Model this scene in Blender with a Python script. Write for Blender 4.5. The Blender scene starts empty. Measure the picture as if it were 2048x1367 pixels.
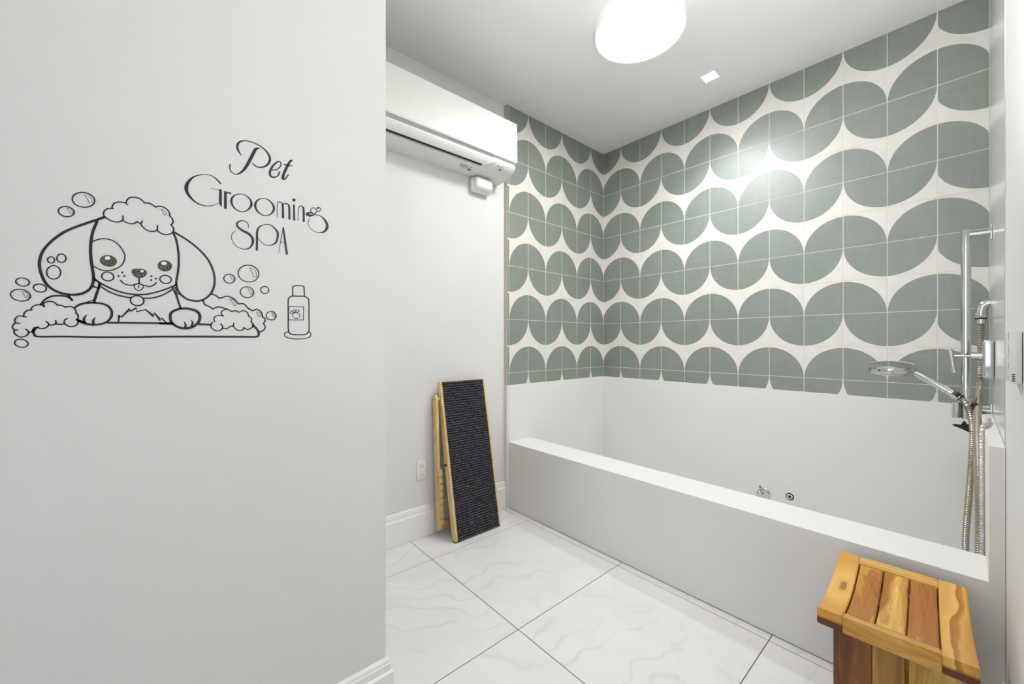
import bpy, bmesh, math, random
from mathutils import Vector, Matrix
random.seed(7)
sc = bpy.context.scene
C = sc.collection
PI = math.pi

# ---------------------------------------------------------------- camera, world, lights, exposure
XL, XP, YB, XR, CH, ZC = -2.237, -2.270, 3.105, 0.084, 1.234, 3.0   # tiled wall, painted wall, back wall, right wall, eye height, ceiling
XF, YE = -1.2574, 0.547                                            # partition wall face and its end
cam_d = bpy.data.cameras.new('camera')
cam_d.sensor_width = 36.0
cam_d.lens = 36.0 * 791.6 / 2048.0
cam_d.clip_start = 0.02
cam = bpy.data.objects.new('camera', cam_d)
C.objects.link(cam)
cam.location = (0, 0, CH)
cam.rotation_euler = (PI / 2, 0, 0.8517)
sc.camera = cam

world = bpy.data.worlds.new('world')
sc.world = world
world.use_nodes = True
world.node_tree.nodes['Background'].inputs[0].default_value = (0.80, 0.84, 0.90, 1)
world.node_tree.nodes['Background'].inputs[1].default_value = 0.6

def light(name, kind, loc, energy, color=(1, 1, 1), rot=(0, 0, 0), **kw):
    d = bpy.data.lights.new(name, kind)
    d.energy = energy
    d.color = color
    for k, v in kw.items():
        setattr(d, k, v)
    o = bpy.data.objects.new(name, d)
    o.location = loc
    o.rotation_euler = rot
    C.objects.link(o)
    return o

LAMP_EMIT = 49.0
RIM_EMIT = 0.12
E_DOWN, E_REAR, E_CEIL = 50, 28, 23
light('downlight_beam', 'SPOT', (-1.115, 2.73, 2.985), E_DOWN, (0.93, 0.97, 1.0), spot_size=math.radians(104), spot_blend=0.9, shadow_soft_size=0.022)
light('corridor_fill', 'AREA', (-0.58, -2.55, 1.5), E_REAR, (0.95, 0.98, 1.0), rot=(-PI / 2, 0, 0), shape='RECTANGLE', size=1.2, size_y=2.2)  # fill light added behind the camera; the rear wall has no window
light('ceiling_fill', 'AREA', (-0.14, 0.50, 1.20), E_CEIL, (1.0, 0.985, 1.0), rot=(math.radians(163), math.radians(8), 0), shape='DISK', size=0.25, spread=math.radians(104))   # uplight added to brighten the ceiling, no such lamp in the room

sc.view_settings.view_transform = 'Standard'
sc.view_settings.look = 'None'
sc.view_settings.gamma = 1.0
sc.view_settings.use_curve_mapping = False
sc.view_settings.exposure = 0.05

# ---------------------------------------------------------------- materials
def srgb(r, g, b):
    f = lambda c: (c / 255 / 12.92) if c <= 10 else (((c / 255) + 0.055) / 1.055) ** 2.4
    return (f(r), f(g), f(b), 1)

class NT:
    def __init__(s, name, rough=0.5, metal=0.0, color=(0.8, 0.8, 0.8, 1), spec=0.5):
        s.m = bpy.data.materials.new(name)
        s.m.use_nodes = True
        s.t = s.m.node_tree
        s.b = s.t.nodes['Principled BSDF']
        s.b.inputs['Base Color'].default_value = color
        s.b.inputs['Roughness'].default_value = rough
        s.b.inputs['Metallic'].default_value = metal
        s.b.inputs['Specular IOR Level'].default_value = spec
    def n(s, typ, ins=None, **kw):
        nd = s.t.nodes.new(typ)
        for k, v in kw.items():
            setattr(nd, k, v)
        for k, v in (ins or {}).items():
            if isinstance(v, bpy.types.NodeSocket):
                s.t.links.new(v, nd.inputs[k])
            else:
                nd.inputs[k].default_value = v
        return nd
    def link(s, a, inp):
        s.t.links.new(a, s.b.inputs[inp])
    def coords(s, scale=(1, 1, 1), rnd=False, rot=(0, 0, 0)):
        tc = s.n('ShaderNodeTexCoord')
        mp = s.n('ShaderNodeMapping', {'Vector': tc.outputs['Object'], 'Scale': scale, 'Rotation': rot})
        if rnd:
            oi = s.n('ShaderNodeObjectInfo')
            mul = s.n('ShaderNodeMath', {0: oi.outputs['Random'], 1: 37.0}, operation='MULTIPLY')
            cmb = s.n('ShaderNodeCombineXYZ', {0: mul.outputs[0], 1: mul.outputs[0], 2: mul.outputs[0]})
            s.t.links.new(cmb.outputs[0], mp.inputs['Location'])
        return mp.outputs[0]
    def noise(s, vec, scale, detail=3, rough=0.5, dist=0.0):
        return s.n('ShaderNodeTexNoise', {'Vector': vec, 'Scale': scale, 'Detail': detail, 'Roughness': rough, 'Distortion': dist})
    def ramp(s, fac, stops):
        r = s.n('ShaderNodeValToRGB', {'Fac': fac})
        cr = r.color_ramp
        while len(cr.elements) < len(stops):
            cr.elements.new(0.5)
        for e, (p, c) in zip(cr.elements, stops):
            e.position = p
            e.color = c
        return r.outputs['Color']
    def bump(s, h, strength=0.2, dist=0.002):
        b = s.n('ShaderNodeBump', {'Height': h, 'Strength': strength, 'Distance': dist})
        s.link(b.outputs[0], 'Normal')

def paint(name, c, rough=0.6, bump=0.15, spec=0.4):
    s = NT(name, rough, 0, c, spec)
    v = s.coords()
    nz = s.noise(v, 2.2, 4)
    lo = tuple(x * 0.975 for x in c[:3]) + (1,)
    s.link(s.ramp(nz.outputs[0], [(0.35, lo), (0.65, c)]), 'Base Color')
    s.bump(s.noise(v, 180, 2).outputs[0], bump, 0.001)
    return s.m

def plain(name, c, rough=0.4, metal=0.0, spec=0.5, var=0.04, scale=30):
    s = NT(name, rough, metal, c, spec)
    nz = s.noise(s.coords(), scale, 3)
    lo = tuple(x * (1 - var) for x in c[:3]) + (1,)
    s.link(s.ramp(nz.outputs[0], [(0.4, lo), (0.6, c)]), 'Base Color')
    return s.m

M = {}
M['wall'] = paint('wall_paint', srgb(223, 223, 222))
M['ceil'] = paint('ceiling_paint', srgb(234, 234, 231), 0.8, 0.08)
M['trim'] = paint('trim_gloss_paint', srgb(238, 238, 236), 0.35, 0.02)
M['surround'] = paint('solid_surface', srgb(230, 229, 226), 0.38, 0.05)
M['grout'] = plain('tile_grout', srgb(236, 228, 208), 0.85, scale=90)
M['floor_grout'] = plain('floor_grout', srgb(118, 112, 104), 0.9, scale=90)
M['slab'] = paint('polished_slab', srgb(214, 216, 211), 0.16, 0.03, 0.6)
M['chrome'] = plain('chrome', (0.60, 0.61, 0.62, 1), 0.09, 1.0, var=0.02)
M['steel'] = plain('brushed_trim', (0.62, 0.60, 0.56, 1), 0.3, 1.0, var=0.06, scale=80)
M['hose'] = plain('hose_steel', (0.50, 0.46, 0.39, 1), 0.28, 0.9, var=0.1, scale=150)
M['refl_strand'] = plain('reflection_silver', (0.74, 0.74, 0.74, 1), 0.22, 0.9, var=0.25, scale=120)
M['black'] = plain('black_rubber', (0.012, 0.012, 0.013, 1), 0.5, var=0.3)
M['dark'] = plain('dark_cavity', (0.010, 0.010, 0.010, 1), 0.7)
M['plastic'] = plain('white_plastic', srgb(230, 230, 226), 0.3, var=0.015, scale=8)
M['plastic2'] = plain('white_plastic_lower', srgb(222, 223, 222), 0.35, var=0.02, scale=8)
M['ink'] = plain('grey_print', srgb(120, 122, 122), 0.6)
M['beige'] = plain('beige_trim', srgb(186, 180, 166), 0.4)
M['cream'] = plain('cream_rim', srgb(226, 222, 205), 0.5)

def tile_white():
    s = NT('tile_glaze_white', 0.40, 0, srgb(226, 224, 218), 0.7)
    nz = s.noise(s.coords(rnd=True), 14, 3)
    s.link(s.ramp(nz.outputs[0], [(0.3, srgb(222, 220, 212)), (0.7, srgb(229, 227, 220))]), 'Base Color')
    return s.m
def tile_green():
    s = NT('tile_glaze_sage', 0.42, 0, spec=1.0)
    v1 = s.coords(scale=(60, 60, 4), rnd=True)
    v2 = s.coords(scale=(5, 5, 70), rnd=True)
    a = s.noise(v1, 1.0, 3).outputs[0]
    b = s.noise(v2, 1.0, 3).outputs[0]
    m1 = s.n('ShaderNodeMath', {0: a, 1: b}, operation='ADD')
    c = s.noise(s.coords(rnd=True), 9, 2).outputs[0]
    m2 = s.n('ShaderNodeMath', {0: m1.outputs[0], 1: c}, operation='ADD')
    m3 = s.n('ShaderNodeMath', {0: m2.outputs[0], 1: 3.0}, operation='DIVIDE')
    col = s.ramp(m3.outputs[0], [(0.36, srgb(124, 134, 125)), (0.5, srgb(129, 139, 131)), (0.64, srgb(134, 144, 137))])
    oi = s.n('ShaderNodeObjectInfo')
    mr = s.n('ShaderNodeMapRange', {'Value': oi.outputs['Random'], 'To Min': 0.97, 'To Max': 1.03})
    hv = s.n('ShaderNodeHueSaturation', {'Color': col, 'Value': mr.outputs[0]})
    s.link(hv.outputs[0], 'Base Color')
    s.bump(m1.outputs[0], 0.04, 0.001)
    return s.m
M['tile_white'] = tile_white()
M['tile_green'] = tile_green()

def stone():
    s = NT('floor_porcelain', 0.42, 0, spec=0.4)
    v = s.coords(rnd=True)
    warp = s.noise(v, 1.3, 3, 0.5)
    sub = s.n('ShaderNodeVectorMath', {0: warp.outputs['Color'], 1: (0.5, 0.5, 0.5)}, operation='SUBTRACT')
    scl = s.n('ShaderNodeVectorMath', {0: sub.outputs[0], 'Scale': 1.5}, operation='SCALE')
    add = s.n('ShaderNodeVectorMath', {0: v, 1: scl.outputs[0]}, operation='ADD')
    wv = s.n('ShaderNodeTexWave', {'Vector': add.outputs[0], 'Scale': 2.0, 'Distortion': 3.4, 'Detail': 4.0, 'Detail Scale': 2.0}, wave_type='BANDS')
    thin = s.ramp(wv.outputs['Color'], [(0.0, (1, 1, 1, 1)), (0.86, (1, 1, 1, 1)), (0.985, (0.35, 0.35, 0.35, 1)), (1.0, (0, 0, 0, 1))])
    mask = s.ramp(s.noise(v, 2.0, 3).outputs[0], [(0.42, (0, 0, 0, 1)), (0.62, (1, 1, 1, 1))])
    base = s.ramp(s.noise(add.outputs[0], 2.5, 6, 0.6).outputs[0], [(0.3, srgb(221, 220, 219)), (0.7, srgb(229, 229, 229))])
    vein = s.n('ShaderNodeMix', {'Factor': thin, 'A': srgb(186, 184, 180), 'B': (1, 1, 1, 1)}, data_type='RGBA')
    inv = s.n('ShaderNodeMath', {0: 1.0, 1: thin}, operation='SUBTRACT')
    fm = s.n('ShaderNodeMath', {0: inv.outputs[0], 1: mask}, operation='MULTIPLY')
    fm2 = s.n('ShaderNodeMath', {0: fm.outputs[0], 1: 0.36}, operation='MULTIPLY')
    mix = s.n('ShaderNodeMix', data_type='RGBA')
    s.t.links.new(fm2.outputs[0], mix.inputs[0])
    s.t.links.new(base, mix.inputs[6])
    mix.inputs[7].default_value = srgb(196, 194, 188)
    s.t.nodes.remove(vein)
    s.link(mix.outputs[2], 'Base Color')
    s.bump(s.noise(v, 60, 3).outputs[0], 0.03, 0.001)
    return s.m
M['stone'] = stone()

def wood(name, stops, axis=1, ring=1.0, rough=0.38, rnd=True, dist=2.5):
    s = NT(name, rough, 0, spec=0.4)
    sca = [9.0, 9.0, 9.0]
    sca[axis] = 1.1
    v = s.coords(scale=tuple(sca), rnd=rnd)
    nz = s.noise(v, 0.9 * ring, 3, 0.45, dist)
    mul = s.n('ShaderNodeMath', {0: nz.outputs[0], 1: 1.0}, operation='MULTIPLY')
    big = s.ramp(mul.outputs[0], stops)
    sca2 = [120.0, 120.0, 120.0]
    sca2[axis] = 4.0
    fine = s.noise(s.coords(scale=tuple(sca2), rnd=rnd), 1.0, 3)
    fm = s.n('ShaderNodeMapRange', {'Value': fine.outputs[0], 'From Min': 0.3, 'From Max': 0.7, 'To Min': 0.86, 'To Max': 1.08})
    rings = s.n('ShaderNodeMath', {0: nz.outputs[0], 1: 70.0}, operation='MULTIPLY')
    sn = s.n('ShaderNodeMath', {0: rings.outputs[0]}, operation='SINE')
    rm = s.n('ShaderNodeMapRange', {'Value': sn.outputs[0], 'From Min': -1.0, 'From Max': 1.0, 'To Min': 0.86, 'To Max': 1.04})
    vv = s.n('ShaderNodeMath', {0: fm.outputs[0], 1: rm.outputs[0]}, operation='MULTIPLY')
    hv = s.n('ShaderNodeHueSaturation', {'Color': big, 'Value': vv.outputs[0]})
    s.link(hv.outputs[0], 'Base Color')
    s.bump(fine.outputs[0], 0.05, 0.001)
    return s.m
LT, AM, BR, DK = srgb(226, 182, 98), srgb(208, 152, 66), srgb(160, 102, 42), srgb(88, 50, 24)
M['teak_light_y'] = wood('teak_light_lengthwise', [(0.3, LT), (0.52, AM), (0.62, BR), (0.8, AM)], 1)
M['teak_slat'] = wood('teak_slat', [(0.34, LT), (0.44, AM), (0.52, srgb(178, 116, 50)), (0.75, srgb(164, 104, 46))], 1)
M['teak_rail'] = wood('teak_rail', [(0.3, srgb(220, 176, 100)), (0.6, srgb(200, 146, 62)), (0.8, BR)], 0)
M['teak_leg_dark'] = wood('teak_leg_dark', [(0.3, srgb(70, 38, 18)), (0.5, srgb(112, 66, 32)), (0.7, srgb(150, 98, 46))], 2)
M['teak_leg_light'] = wood('teak_leg_light', [(0.3, srgb(206, 168, 90)), (0.55, srgb(176, 132, 60)), (0.75, srgb(132, 86, 38))], 2)
M['pine'] = wood('pine', [(0.3, srgb(232, 204, 150)), (0.6, srgb(219, 186, 126)), (0.9, srgb(200, 164, 104))], 2, 0.7)
M['pine_warm'] = wood('pine_warm', [(0.3, srgb(214, 170, 110)), (0.8, srgb(184, 130, 76))], 1, 0.7)

def teak_board(name, knot, band=False):
    s = NT(name, 0.38, 0, spec=0.4)
    v = s.coords()
    sep = s.n('ShaderNodeSeparateXYZ', {0: v})
    sh = s.n('ShaderNodeVectorMath', {0: v, 1: knot}, operation='SUBTRACT')
    st = s.n('ShaderNodeVectorMath', {0: sh.outputs[0], 1: (1.9, 0.75, 0.0)}, operation='MULTIPLY')
    nz = s.noise(v, 22, 3, 0.5)
    ln = s.n('ShaderNodeVectorMath', {0: st.outputs[0]}, operation='LENGTH')
    d = s.n('ShaderNodeMath', {0: nz.outputs[0], 1: 0.034, 2: ln.outputs['Value']}, operation='MULTIPLY_ADD')
    sn = s.n('ShaderNodeMath', {0: s.n('ShaderNodeMath', {0: d.outputs[0], 1: 380.0}, operation='MULTIPLY').outputs[0]}, operation='SINE')
    base = s.ramp(d.outputs[0], [(0.034, srgb(168, 118, 62)), (0.038, srgb(220, 172, 88)), (0.075, srgb(228, 184, 98)), (0.14, srgb(208, 154, 68))])
    rm = s.n('ShaderNodeMapRange', {'Value': sn.outputs[0], 'From Min': -1.0, 'From Max': 1.0, 'To Min': 0.955, 'To Max': 1.015})
    if band:
        nb = s.noise(s.coords(scale=(14, 5, 14)), 1.0, 2, 0.4)
        xb = s.n('ShaderNodeMath', {0: nb.outputs[0], 1: 0.05, 2: sep.outputs[0]}, operation='MULTIPLY_ADD')
        xm = s.n('ShaderNodeMapRange', {'Value': xb.outputs[0], 'From Min': -0.01, 'From Max': 0.06})
        fb = s.noise(s.coords(scale=(160, 5, 160)), 1.0, 3)
        xm2 = s.n('ShaderNodeMath', {0: fb.outputs[0], 1: 0.12, 2: xm.outputs[0]}, operation='MULTIPLY_ADD')
        base = s.ramp(xm2.outputs[0], [(0.2, srgb(214, 164, 84)), (0.48, srgb(228, 184, 104)), (0.54, srgb(168, 112, 44)), (0.68, srgb(186, 130, 54)), (0.76, srgb(216, 166, 84)), (0.95, srgb(200, 144, 62))])
    hv = s.n('ShaderNodeHueSaturation', {'Color': base, 'Value': rm.outputs[0]})
    zz = s.n('ShaderNodeMath', {0: nz.outputs[0], 1: 0.012, 2: sep.outputs[2]}, operation='MULTIPLY_ADD')
    hw_ = s.n('ShaderNodeMapRange', {'Value': zz.outputs[0], 'From Min': -0.020, 'From Max': -0.012, 'To Min': 1.0, 'To Max': 0.0})
    yy = s.n('ShaderNodeMath', {0: sep.outputs[1], 1: -0.205}, operation='LESS_THAN')
    mk = s.n('ShaderNodeMath', {0: hw_.outputs[0], 1: yy.outputs[0]}, operation='MULTIPLY')
    sn2 = s.n('ShaderNodeMath', {0: s.n('ShaderNodeMath', {0: zz.outputs[0], 1: 900.0}, operation='MULTIPLY').outputs[0]}, operation='SINE')
    dark = s.ramp(sn2.outputs[0], [(0.0, srgb(78, 42, 20)), (1.0, srgb(122, 72, 34))])
    mix = s.n('ShaderNodeMix', data_type='RGBA')
    s.t.links.new(mk.outputs[0], mix.inputs[0])
    s.t.links.new(hv.outputs[0], mix.inputs[6])
    s.t.links.new(dark, mix.inputs[7])
    s.link(mix.outputs[2], 'Base Color')
    return s.m
M['teak_knot'] = teak_board('teak_board_with_knot', (0.004, 0.01, 0.0))
M['teak_plain'] = teak_board('teak_board_wavy', (-0.075, 0.02, 0.0), True)

def carpet():
    s = NT('ribbed_carpet', 0.95, 0, spec=0.1)
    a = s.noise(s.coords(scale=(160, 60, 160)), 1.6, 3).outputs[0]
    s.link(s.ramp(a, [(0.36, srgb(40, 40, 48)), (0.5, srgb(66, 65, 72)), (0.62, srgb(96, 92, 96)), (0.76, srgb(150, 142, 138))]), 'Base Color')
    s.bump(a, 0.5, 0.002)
    return s.m
M['carpet'] = carpet()
M['carpet_valley'] = plain('carpet_groove_shade', (0.006, 0.006, 0.008, 1), 0.95)  # near-black painted into the rib grooves to deepen their shade

def vinyl():
    s = NT('decal_vinyl', 0.45, 0, spec=0.4)
    a = s.noise(s.coords(), 9, 3).outputs[0]
    s.link(s.ramp(a, [(0.3, srgb(30, 33, 42)), (0.7, srgb(42, 42, 46))]), 'Base Color')
    return s.m
def vinyl_worn():
    s = NT('decal_vinyl_worn', 0.5, 0, spec=0.4)
    a = s.noise(s.coords(), 420, 3, 0.6).outputs[0]
    s.link(s.ramp(a, [(0.42, srgb(40, 36, 32)), (0.52, srgb(86, 78, 68)), (0.64, srgb(140, 132, 118))]), 'Base Color')
    return s.m
M['vinyl'] = vinyl()
M['vinyl_worn'] = vinyl_worn()
M['glint'] = plain('decal_white', srgb(238, 238, 240), 0.5)

def emit(name, col, strength):
    m = bpy.data.materials.new(name)
    m.use_nodes = True
    b = m.node_tree.nodes['Principled BSDF']
    b.inputs['Base Color'].default_value = (0.9, 0.9, 0.9, 1)
    b.inputs['Emission Color'].default_value = col
    b.inputs['Emission Strength'].default_value = strength
    return m
M['lamp'] = emit('lamp_diffuser', (1.0, 0.98, 0.975, 1), LAMP_EMIT)
M['lamp_rim'] = emit('lamp_side', (1.0, 0.97, 0.88, 1), RIM_EMIT)
M['lamp2'] = emit('downlight_lens', (0.97, 0.99, 1.0, 1), 5.0)

# ---------------------------------------------------------------- helpers
WL = {}
def wloc(o):
    return WL.get(o.name, Vector((0, 0, 0)))
def thing(name, label, cat, loc=(0, 0, 0), group=None):
    o = bpy.data.objects.new(name, None)
    o.empty_display_size = 0.05
    C.objects.link(o)
    o.location = loc
    WL[o.name] = Vector(loc)
    o['label'] = label
    o['category'] = cat
    if group:
        o['group'] = group
    return o
def tag(o, label, cat, group=None):
    o['label'] = label
    o['category'] = cat
    if group:
        o['group'] = group
    return o
def link(name, me, parent=None, loc=(0, 0, 0)):
    """mesh in world coordinates (shifted by loc); child offsets take the parents' places out"""
    o = bpy.data.objects.new(name, me)
    C.objects.link(o)
    o.location = Vector(loc)
    WL[o.name] = Vector(loc)
    if parent:
        o.parent = parent
        o.location = Vector(loc) - wloc(parent)
    return o
def finish(name, bm, mats, parent=None, smooth=False, label=None, origin=None):
    me = bpy.data.meshes.new(name)
    if origin is not None:
        for v in bm.verts:
            v.co -= Vector(origin)
    bmesh.ops.recalc_face_normals(bm, faces=bm.faces)
    bm.to_mesh(me)
    bm.free()
    for m in (mats if isinstance(mats, list) else [mats]):
        me.materials.append(M[m] if isinstance(m, str) else m)
    if smooth:
        for p in me.polygons:
            p.use_smooth = True
        try:
            me.set_sharp_from_angle(angle=math.radians(38))
        except Exception:
            pass
    o = link(name, me, parent, origin or (0, 0, 0))
    if label:
        o['label'] = label
    return o
def struct(o):
    o['kind'] = 'structure'
    return o
def box(bm, a, b, bev=0.0, seg=2, rot=None, mat=0):
    a, b = Vector(a), Vector(b)
    r = bmesh.ops.create_cube(bm, size=1.0)
    vs = r['verts']
    c, s = (a + b) / 2, b - a
    for v in vs:
        v.co = Vector((v.co.x * s.x, v.co.y * s.y, v.co.z * s.z))
    fs = list({f for v in vs for f in v.link_faces})
    if bev > 0:
        es = list({e for v in vs for e in v.link_edges})
        rr = bmesh.ops.bevel(bm, geom=es, offset=bev, segments=seg, affect='EDGES', profile=0.5)
        fs = list({f for f in rr['faces']} | {f for f in fs if f.is_valid})
        vs = list({v for f in fs for v in f.verts})
    for v in vs:
        if rot is not None:
            v.co = rot @ v.co
        v.co += c
    for f in fs:
        f.material_index = mat
    return vs
def tube(bm, pts, r, seg=12, caps=True, rs=None):
    pts = [Vector(p) for p in pts]
    rings = []
    up = None
    for i, p in enumerate(pts):
        d = (pts[min(i + 1, len(pts) - 1)] - pts[max(i - 1, 0)]).normalized()
        if up is None:
            up = Vector((0, 0, 1)) if abs(d.z) < 0.9 else Vector((1, 0, 0))
        x = d.cross(up).normalized()
        y = d.cross(x).normalized()
        up = -y if (-y).dot(up) > 0 else y
        x = d.cross(up).normalized()
        rr = rs[i] if rs else r
        rings.append([bm.verts.new(p + (x * math.cos(2 * PI * k / seg) + up * math.sin(2 * PI * k / seg)) * rr) for k in range(seg)])
    for i in range(len(rings) - 1):
        for k in range(seg):
            bm.faces.new((rings[i][k], rings[i][(k + 1) % seg], rings[i + 1][(k + 1) % seg], rings[i + 1][k]))
    if caps:
        bm.faces.new(rings[0][::-1])
        bm.faces.new(rings[-1])
def lathe(bm, prof, origin, axis='Z', seg=48, cap0=True, cap1=True):
    """prof: (radius, height) pairs along the axis"""
    o = Vector(origin)
    def P(r, h, t):
        a, b = r * math.cos(t), r * math.sin(t)
        if axis == 'Z':
            return o + Vector((a, b, h))
        if axis == 'X':
            return o + Vector((h, a, b))
        return o + Vector((a, h, b))
    rings = [[bm.verts.new(P(r, h, 2 * PI * k / seg)) for k in range(seg)] for r, h in prof]
    for i in range(len(rings) - 1):
        for k in range(seg):
            bm.faces.new((rings[i][k], rings[i][(k + 1) % seg], rings[i + 1][(k + 1) % seg], rings[i + 1][k]))
    if cap0:
        bm.faces.new(rings[0])
    if cap1:
        bm.faces.new(rings[-1])
def prism(bm, prof, y0, y1, plane='XZ'):
    """extrude a closed outline (a, b) in plane XZ along Y, or YZ along X"""
    f = (lambda p, t: (p[0], t, p[1])) if plane == 'XZ' else (lambda p, t: (t, p[0], p[1]))
    A = [bm.verts.new(f(p, y0)) for p in prof]
    B = [bm.verts.new(f(p, y1)) for p in prof]
    n = len(prof)
    bm.faces.new(A)
    bm.faces.new(B[::-1])
    for i in range(n):
        bm.faces.new((A[i], A[(i + 1) % n], B[(i + 1) % n], B[i]))
def crom(pts, sub=6, closed=False):
    n = len(pts)
    if n < 3:
        return [list(p) for p in pts]
    out = []
    rng = range(n) if closed else range(n - 1)
    for i in rng:
        p0 = pts[(i - 1) % n] if (closed or i > 0) else [2 * a - b for a, b in zip(pts[0], pts[1])]
        p1, p2 = pts[i], pts[(i + 1) % n]
        p3 = pts[(i + 2) % n] if (closed or i + 2 < n) else [2 * a - b for a, b in zip(pts[-1], pts[-2])]
        for k in range(sub):
            t = k / sub
            out.append([0.5 * (2 * b + (c - a) * t + (2 * a - 5 * b + 4 * c - d) * t * t + (3 * b - a - 3 * c + d) * t ** 3) for a, b, c, d in zip(p0, p1, p2, p3)])
    if not closed:
        out.append(list(pts[-1]))
    return out

# ---------------------------------------------------------------- setting
def slab(name, a, b, mat, parent=None):
    bm = bmesh.new()
    box(bm, a, b)
    return finish(name, bm, mat, parent)
YR = -2.62
floor = struct(slab('floor', (-2.40, YR, -0.06), (0.084, 3.2, -0.0025), 'floor_grout'))
ceil = struct(slab('ceiling', (-2.40, YR, ZC), (0.084, 3.2, ZC + 0.08), 'ceil'))
wall_left = struct(slab('wall_left', (-2.40, 0.547, -0.06), (XP, 1.9085, ZC + 0.08), 'wall'))
wall_tl = struct(slab('wall_left_tiled', (-2.40, 1.9085, -0.06), (XL - 0.0010, YB + 0.001, ZC), 'grout'))
wall_back = struct(slab('wall_back', (-2.40, YB + 0.0010, -0.06), (XR + 0.12, 3.25, ZC), 'grout'))
wall_right = struct(slab('wall_right', (XR, YR, -0.06), (XR + 0.12, 1.93, ZC + 0.08), 'wall'))
wall_tr = struct(slab('wall_right_wet', (XR, 1.93, -0.06), (XR + 0.12, YB + 0.0010, ZC), 'slab'))
wall_part = struct(slab('wall_partition', (XF - 0.12, YR, -0.06), (XF, YE, ZC + 0.08), 'wall'))
wall_front = struct(slab('wall_front', (-2.40, YE - 0.12, -0.06), (XF - 0.12, YE, ZC), 'wall'))
wall_rear = struct(slab('wall_rear', (XF - 0.12, YR - 0.1, -0.06), (XR + 0.12, YR, ZC + 0.08), 'wall'))

# floor tiles, each a piece of the floor; joints recessed
def floor_tiles():
    P = 0.7295
    xs = [-2.72 + 0.0 * P, -1.991, -1.262, -0.5325, 0.197]
    ys = [1.14 + k * 0.7375 for k in range(-5, 2)] + [1.926]
    ys = sorted(set(round(v, 4) for v in ys))
    g = 0.0017
    lim = lambda v, lo, hi: max(lo, min(hi, v))
    for i in range(len(xs) - 1):
        for j in range(len(ys) - 1):
            x0, x1 = lim(xs[i] + g, -2.262, 0.084), lim(xs[i + 1] - g, -2.262, 0.084)
            y0, y1 = max(ys[j] + g, YR), ys[j + 1] - g
            if x1 <= XF - 0.1 and y1 <= YE:
                continue
            if x1 <= XF and y0 < YE:
                y0 = YE
            if x0 < XF and y0 < YE:
                if y1 <= YE:
                    x0 = XF
            if x1 - x0 < 0.01 or y1 - y0 < 0.005:
                continue
            c = ((x0 + x1) / 2, (y0 + y1) / 2, 0)
            bm = bmesh.new()
            box(bm, (x0, y0, -0.0024), (x1, y1, 0), 0.0006, 1)
            finish('floor_tile', bm, 'stone', floor, origin=c)
floor_tiles()

# wall tiles with their printed quarter circles; every tile a piece of its wall
H, W = 0.2, 0.1959
TT = 0.0009  # tile thickness; joints are filled to 1 mm under the glaze
def tile_mesh(name, x0, x1, z0, z1, cx, cz, R, flip):
    """front face in local (u, w) with a quarter disc about (cx, cz); thickness TT behind"""
    bm = bmesh.new()
    w, h = x1 - x0, z1 - z0
    def ray(t):
        dx, dz = math.cos(t), math.sin(t)
        best = 9e9
        if abs(dx) > 1e-6:
            for e in (x0, x1):
                k = (e - cx) / dx
                if k > 1e-6:
                    best = min(best, k)
        if abs(dz) > 1e-6:
            for e in (z0, z1):
                k = (e - cz) / dz
                if k > 1e-6:
                    best = min(best, k)
        return best
    sx = 1 if abs(cx - x0) < abs(cx - x1) else -1
    sz = 1 if abs(cz - z0) < abs(cz - z1) else -1
    n = 16
    ts = [PI / 2 * k / n for k in range(n + 1)]
    ts.append(math.atan2(h, w))
    ts = sorted(ts)
    e = 1e-4
    rin, rout = [], []
    for t in ts:
        tt = min(max(t, e), PI / 2 - e)
        ang = math.atan2(sz * math.sin(tt), sx * math.cos(tt))
        k = ray(ang)
        d = (math.cos(ang), math.sin(ang))
        r1 = min(R, k)
        rin.append((cx + d[0] * r1, cz + d[1] * r1, r1 < k - 1e-6))
        rout.append((cx + d[0] * k, cz + d[1] * k))
    V = lambda p, q, dpt=0.0: bm.verts.new((p, dpt, q))
    c0 = V(cx, cz)
    vi = [V(p[0], p[1]) for p in rin]
    vo = [V(p[0], p[1]) if rin[i][2] else vi[i] for i, p in enumerate(rout)]
    for i in range(len(ts) - 1):
        f = bm.faces.new((c0, vi[i], vi[i + 1]))
        f.material_index = 0
        q = []
        for v in (vi[i], vo[i], vo[i + 1], vi[i + 1]):
            if v not in q:
                q.append(v)
        if len(q) > 2:
            f = bm.faces.new(q)
            f.material_index = 1
    # edges: a ring down to the wall
    cs = [(x0, z0), (x1, z0), (x1, z1), (x0, z1)]
    A = [V(p, q, 0.0) for p, q in cs]
    B = [V(p, q, TT) for p, q in cs]
    for i in range(4):
        f = bm.faces.new((A[i], A[(i + 1) % 4], B[(i + 1) % 4], B[i]))
        f.material_index = 1
    me = bpy.data.meshes.new(name)
    bm.to_mesh(me)
    bm.free()
    me.materials.append(M['tile_green'])
    me.materials.append(M['tile_white'])
    return me
ZM = 3.004
GR = 0.0016
Z0P = 0.912
CACHE = {}
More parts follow.
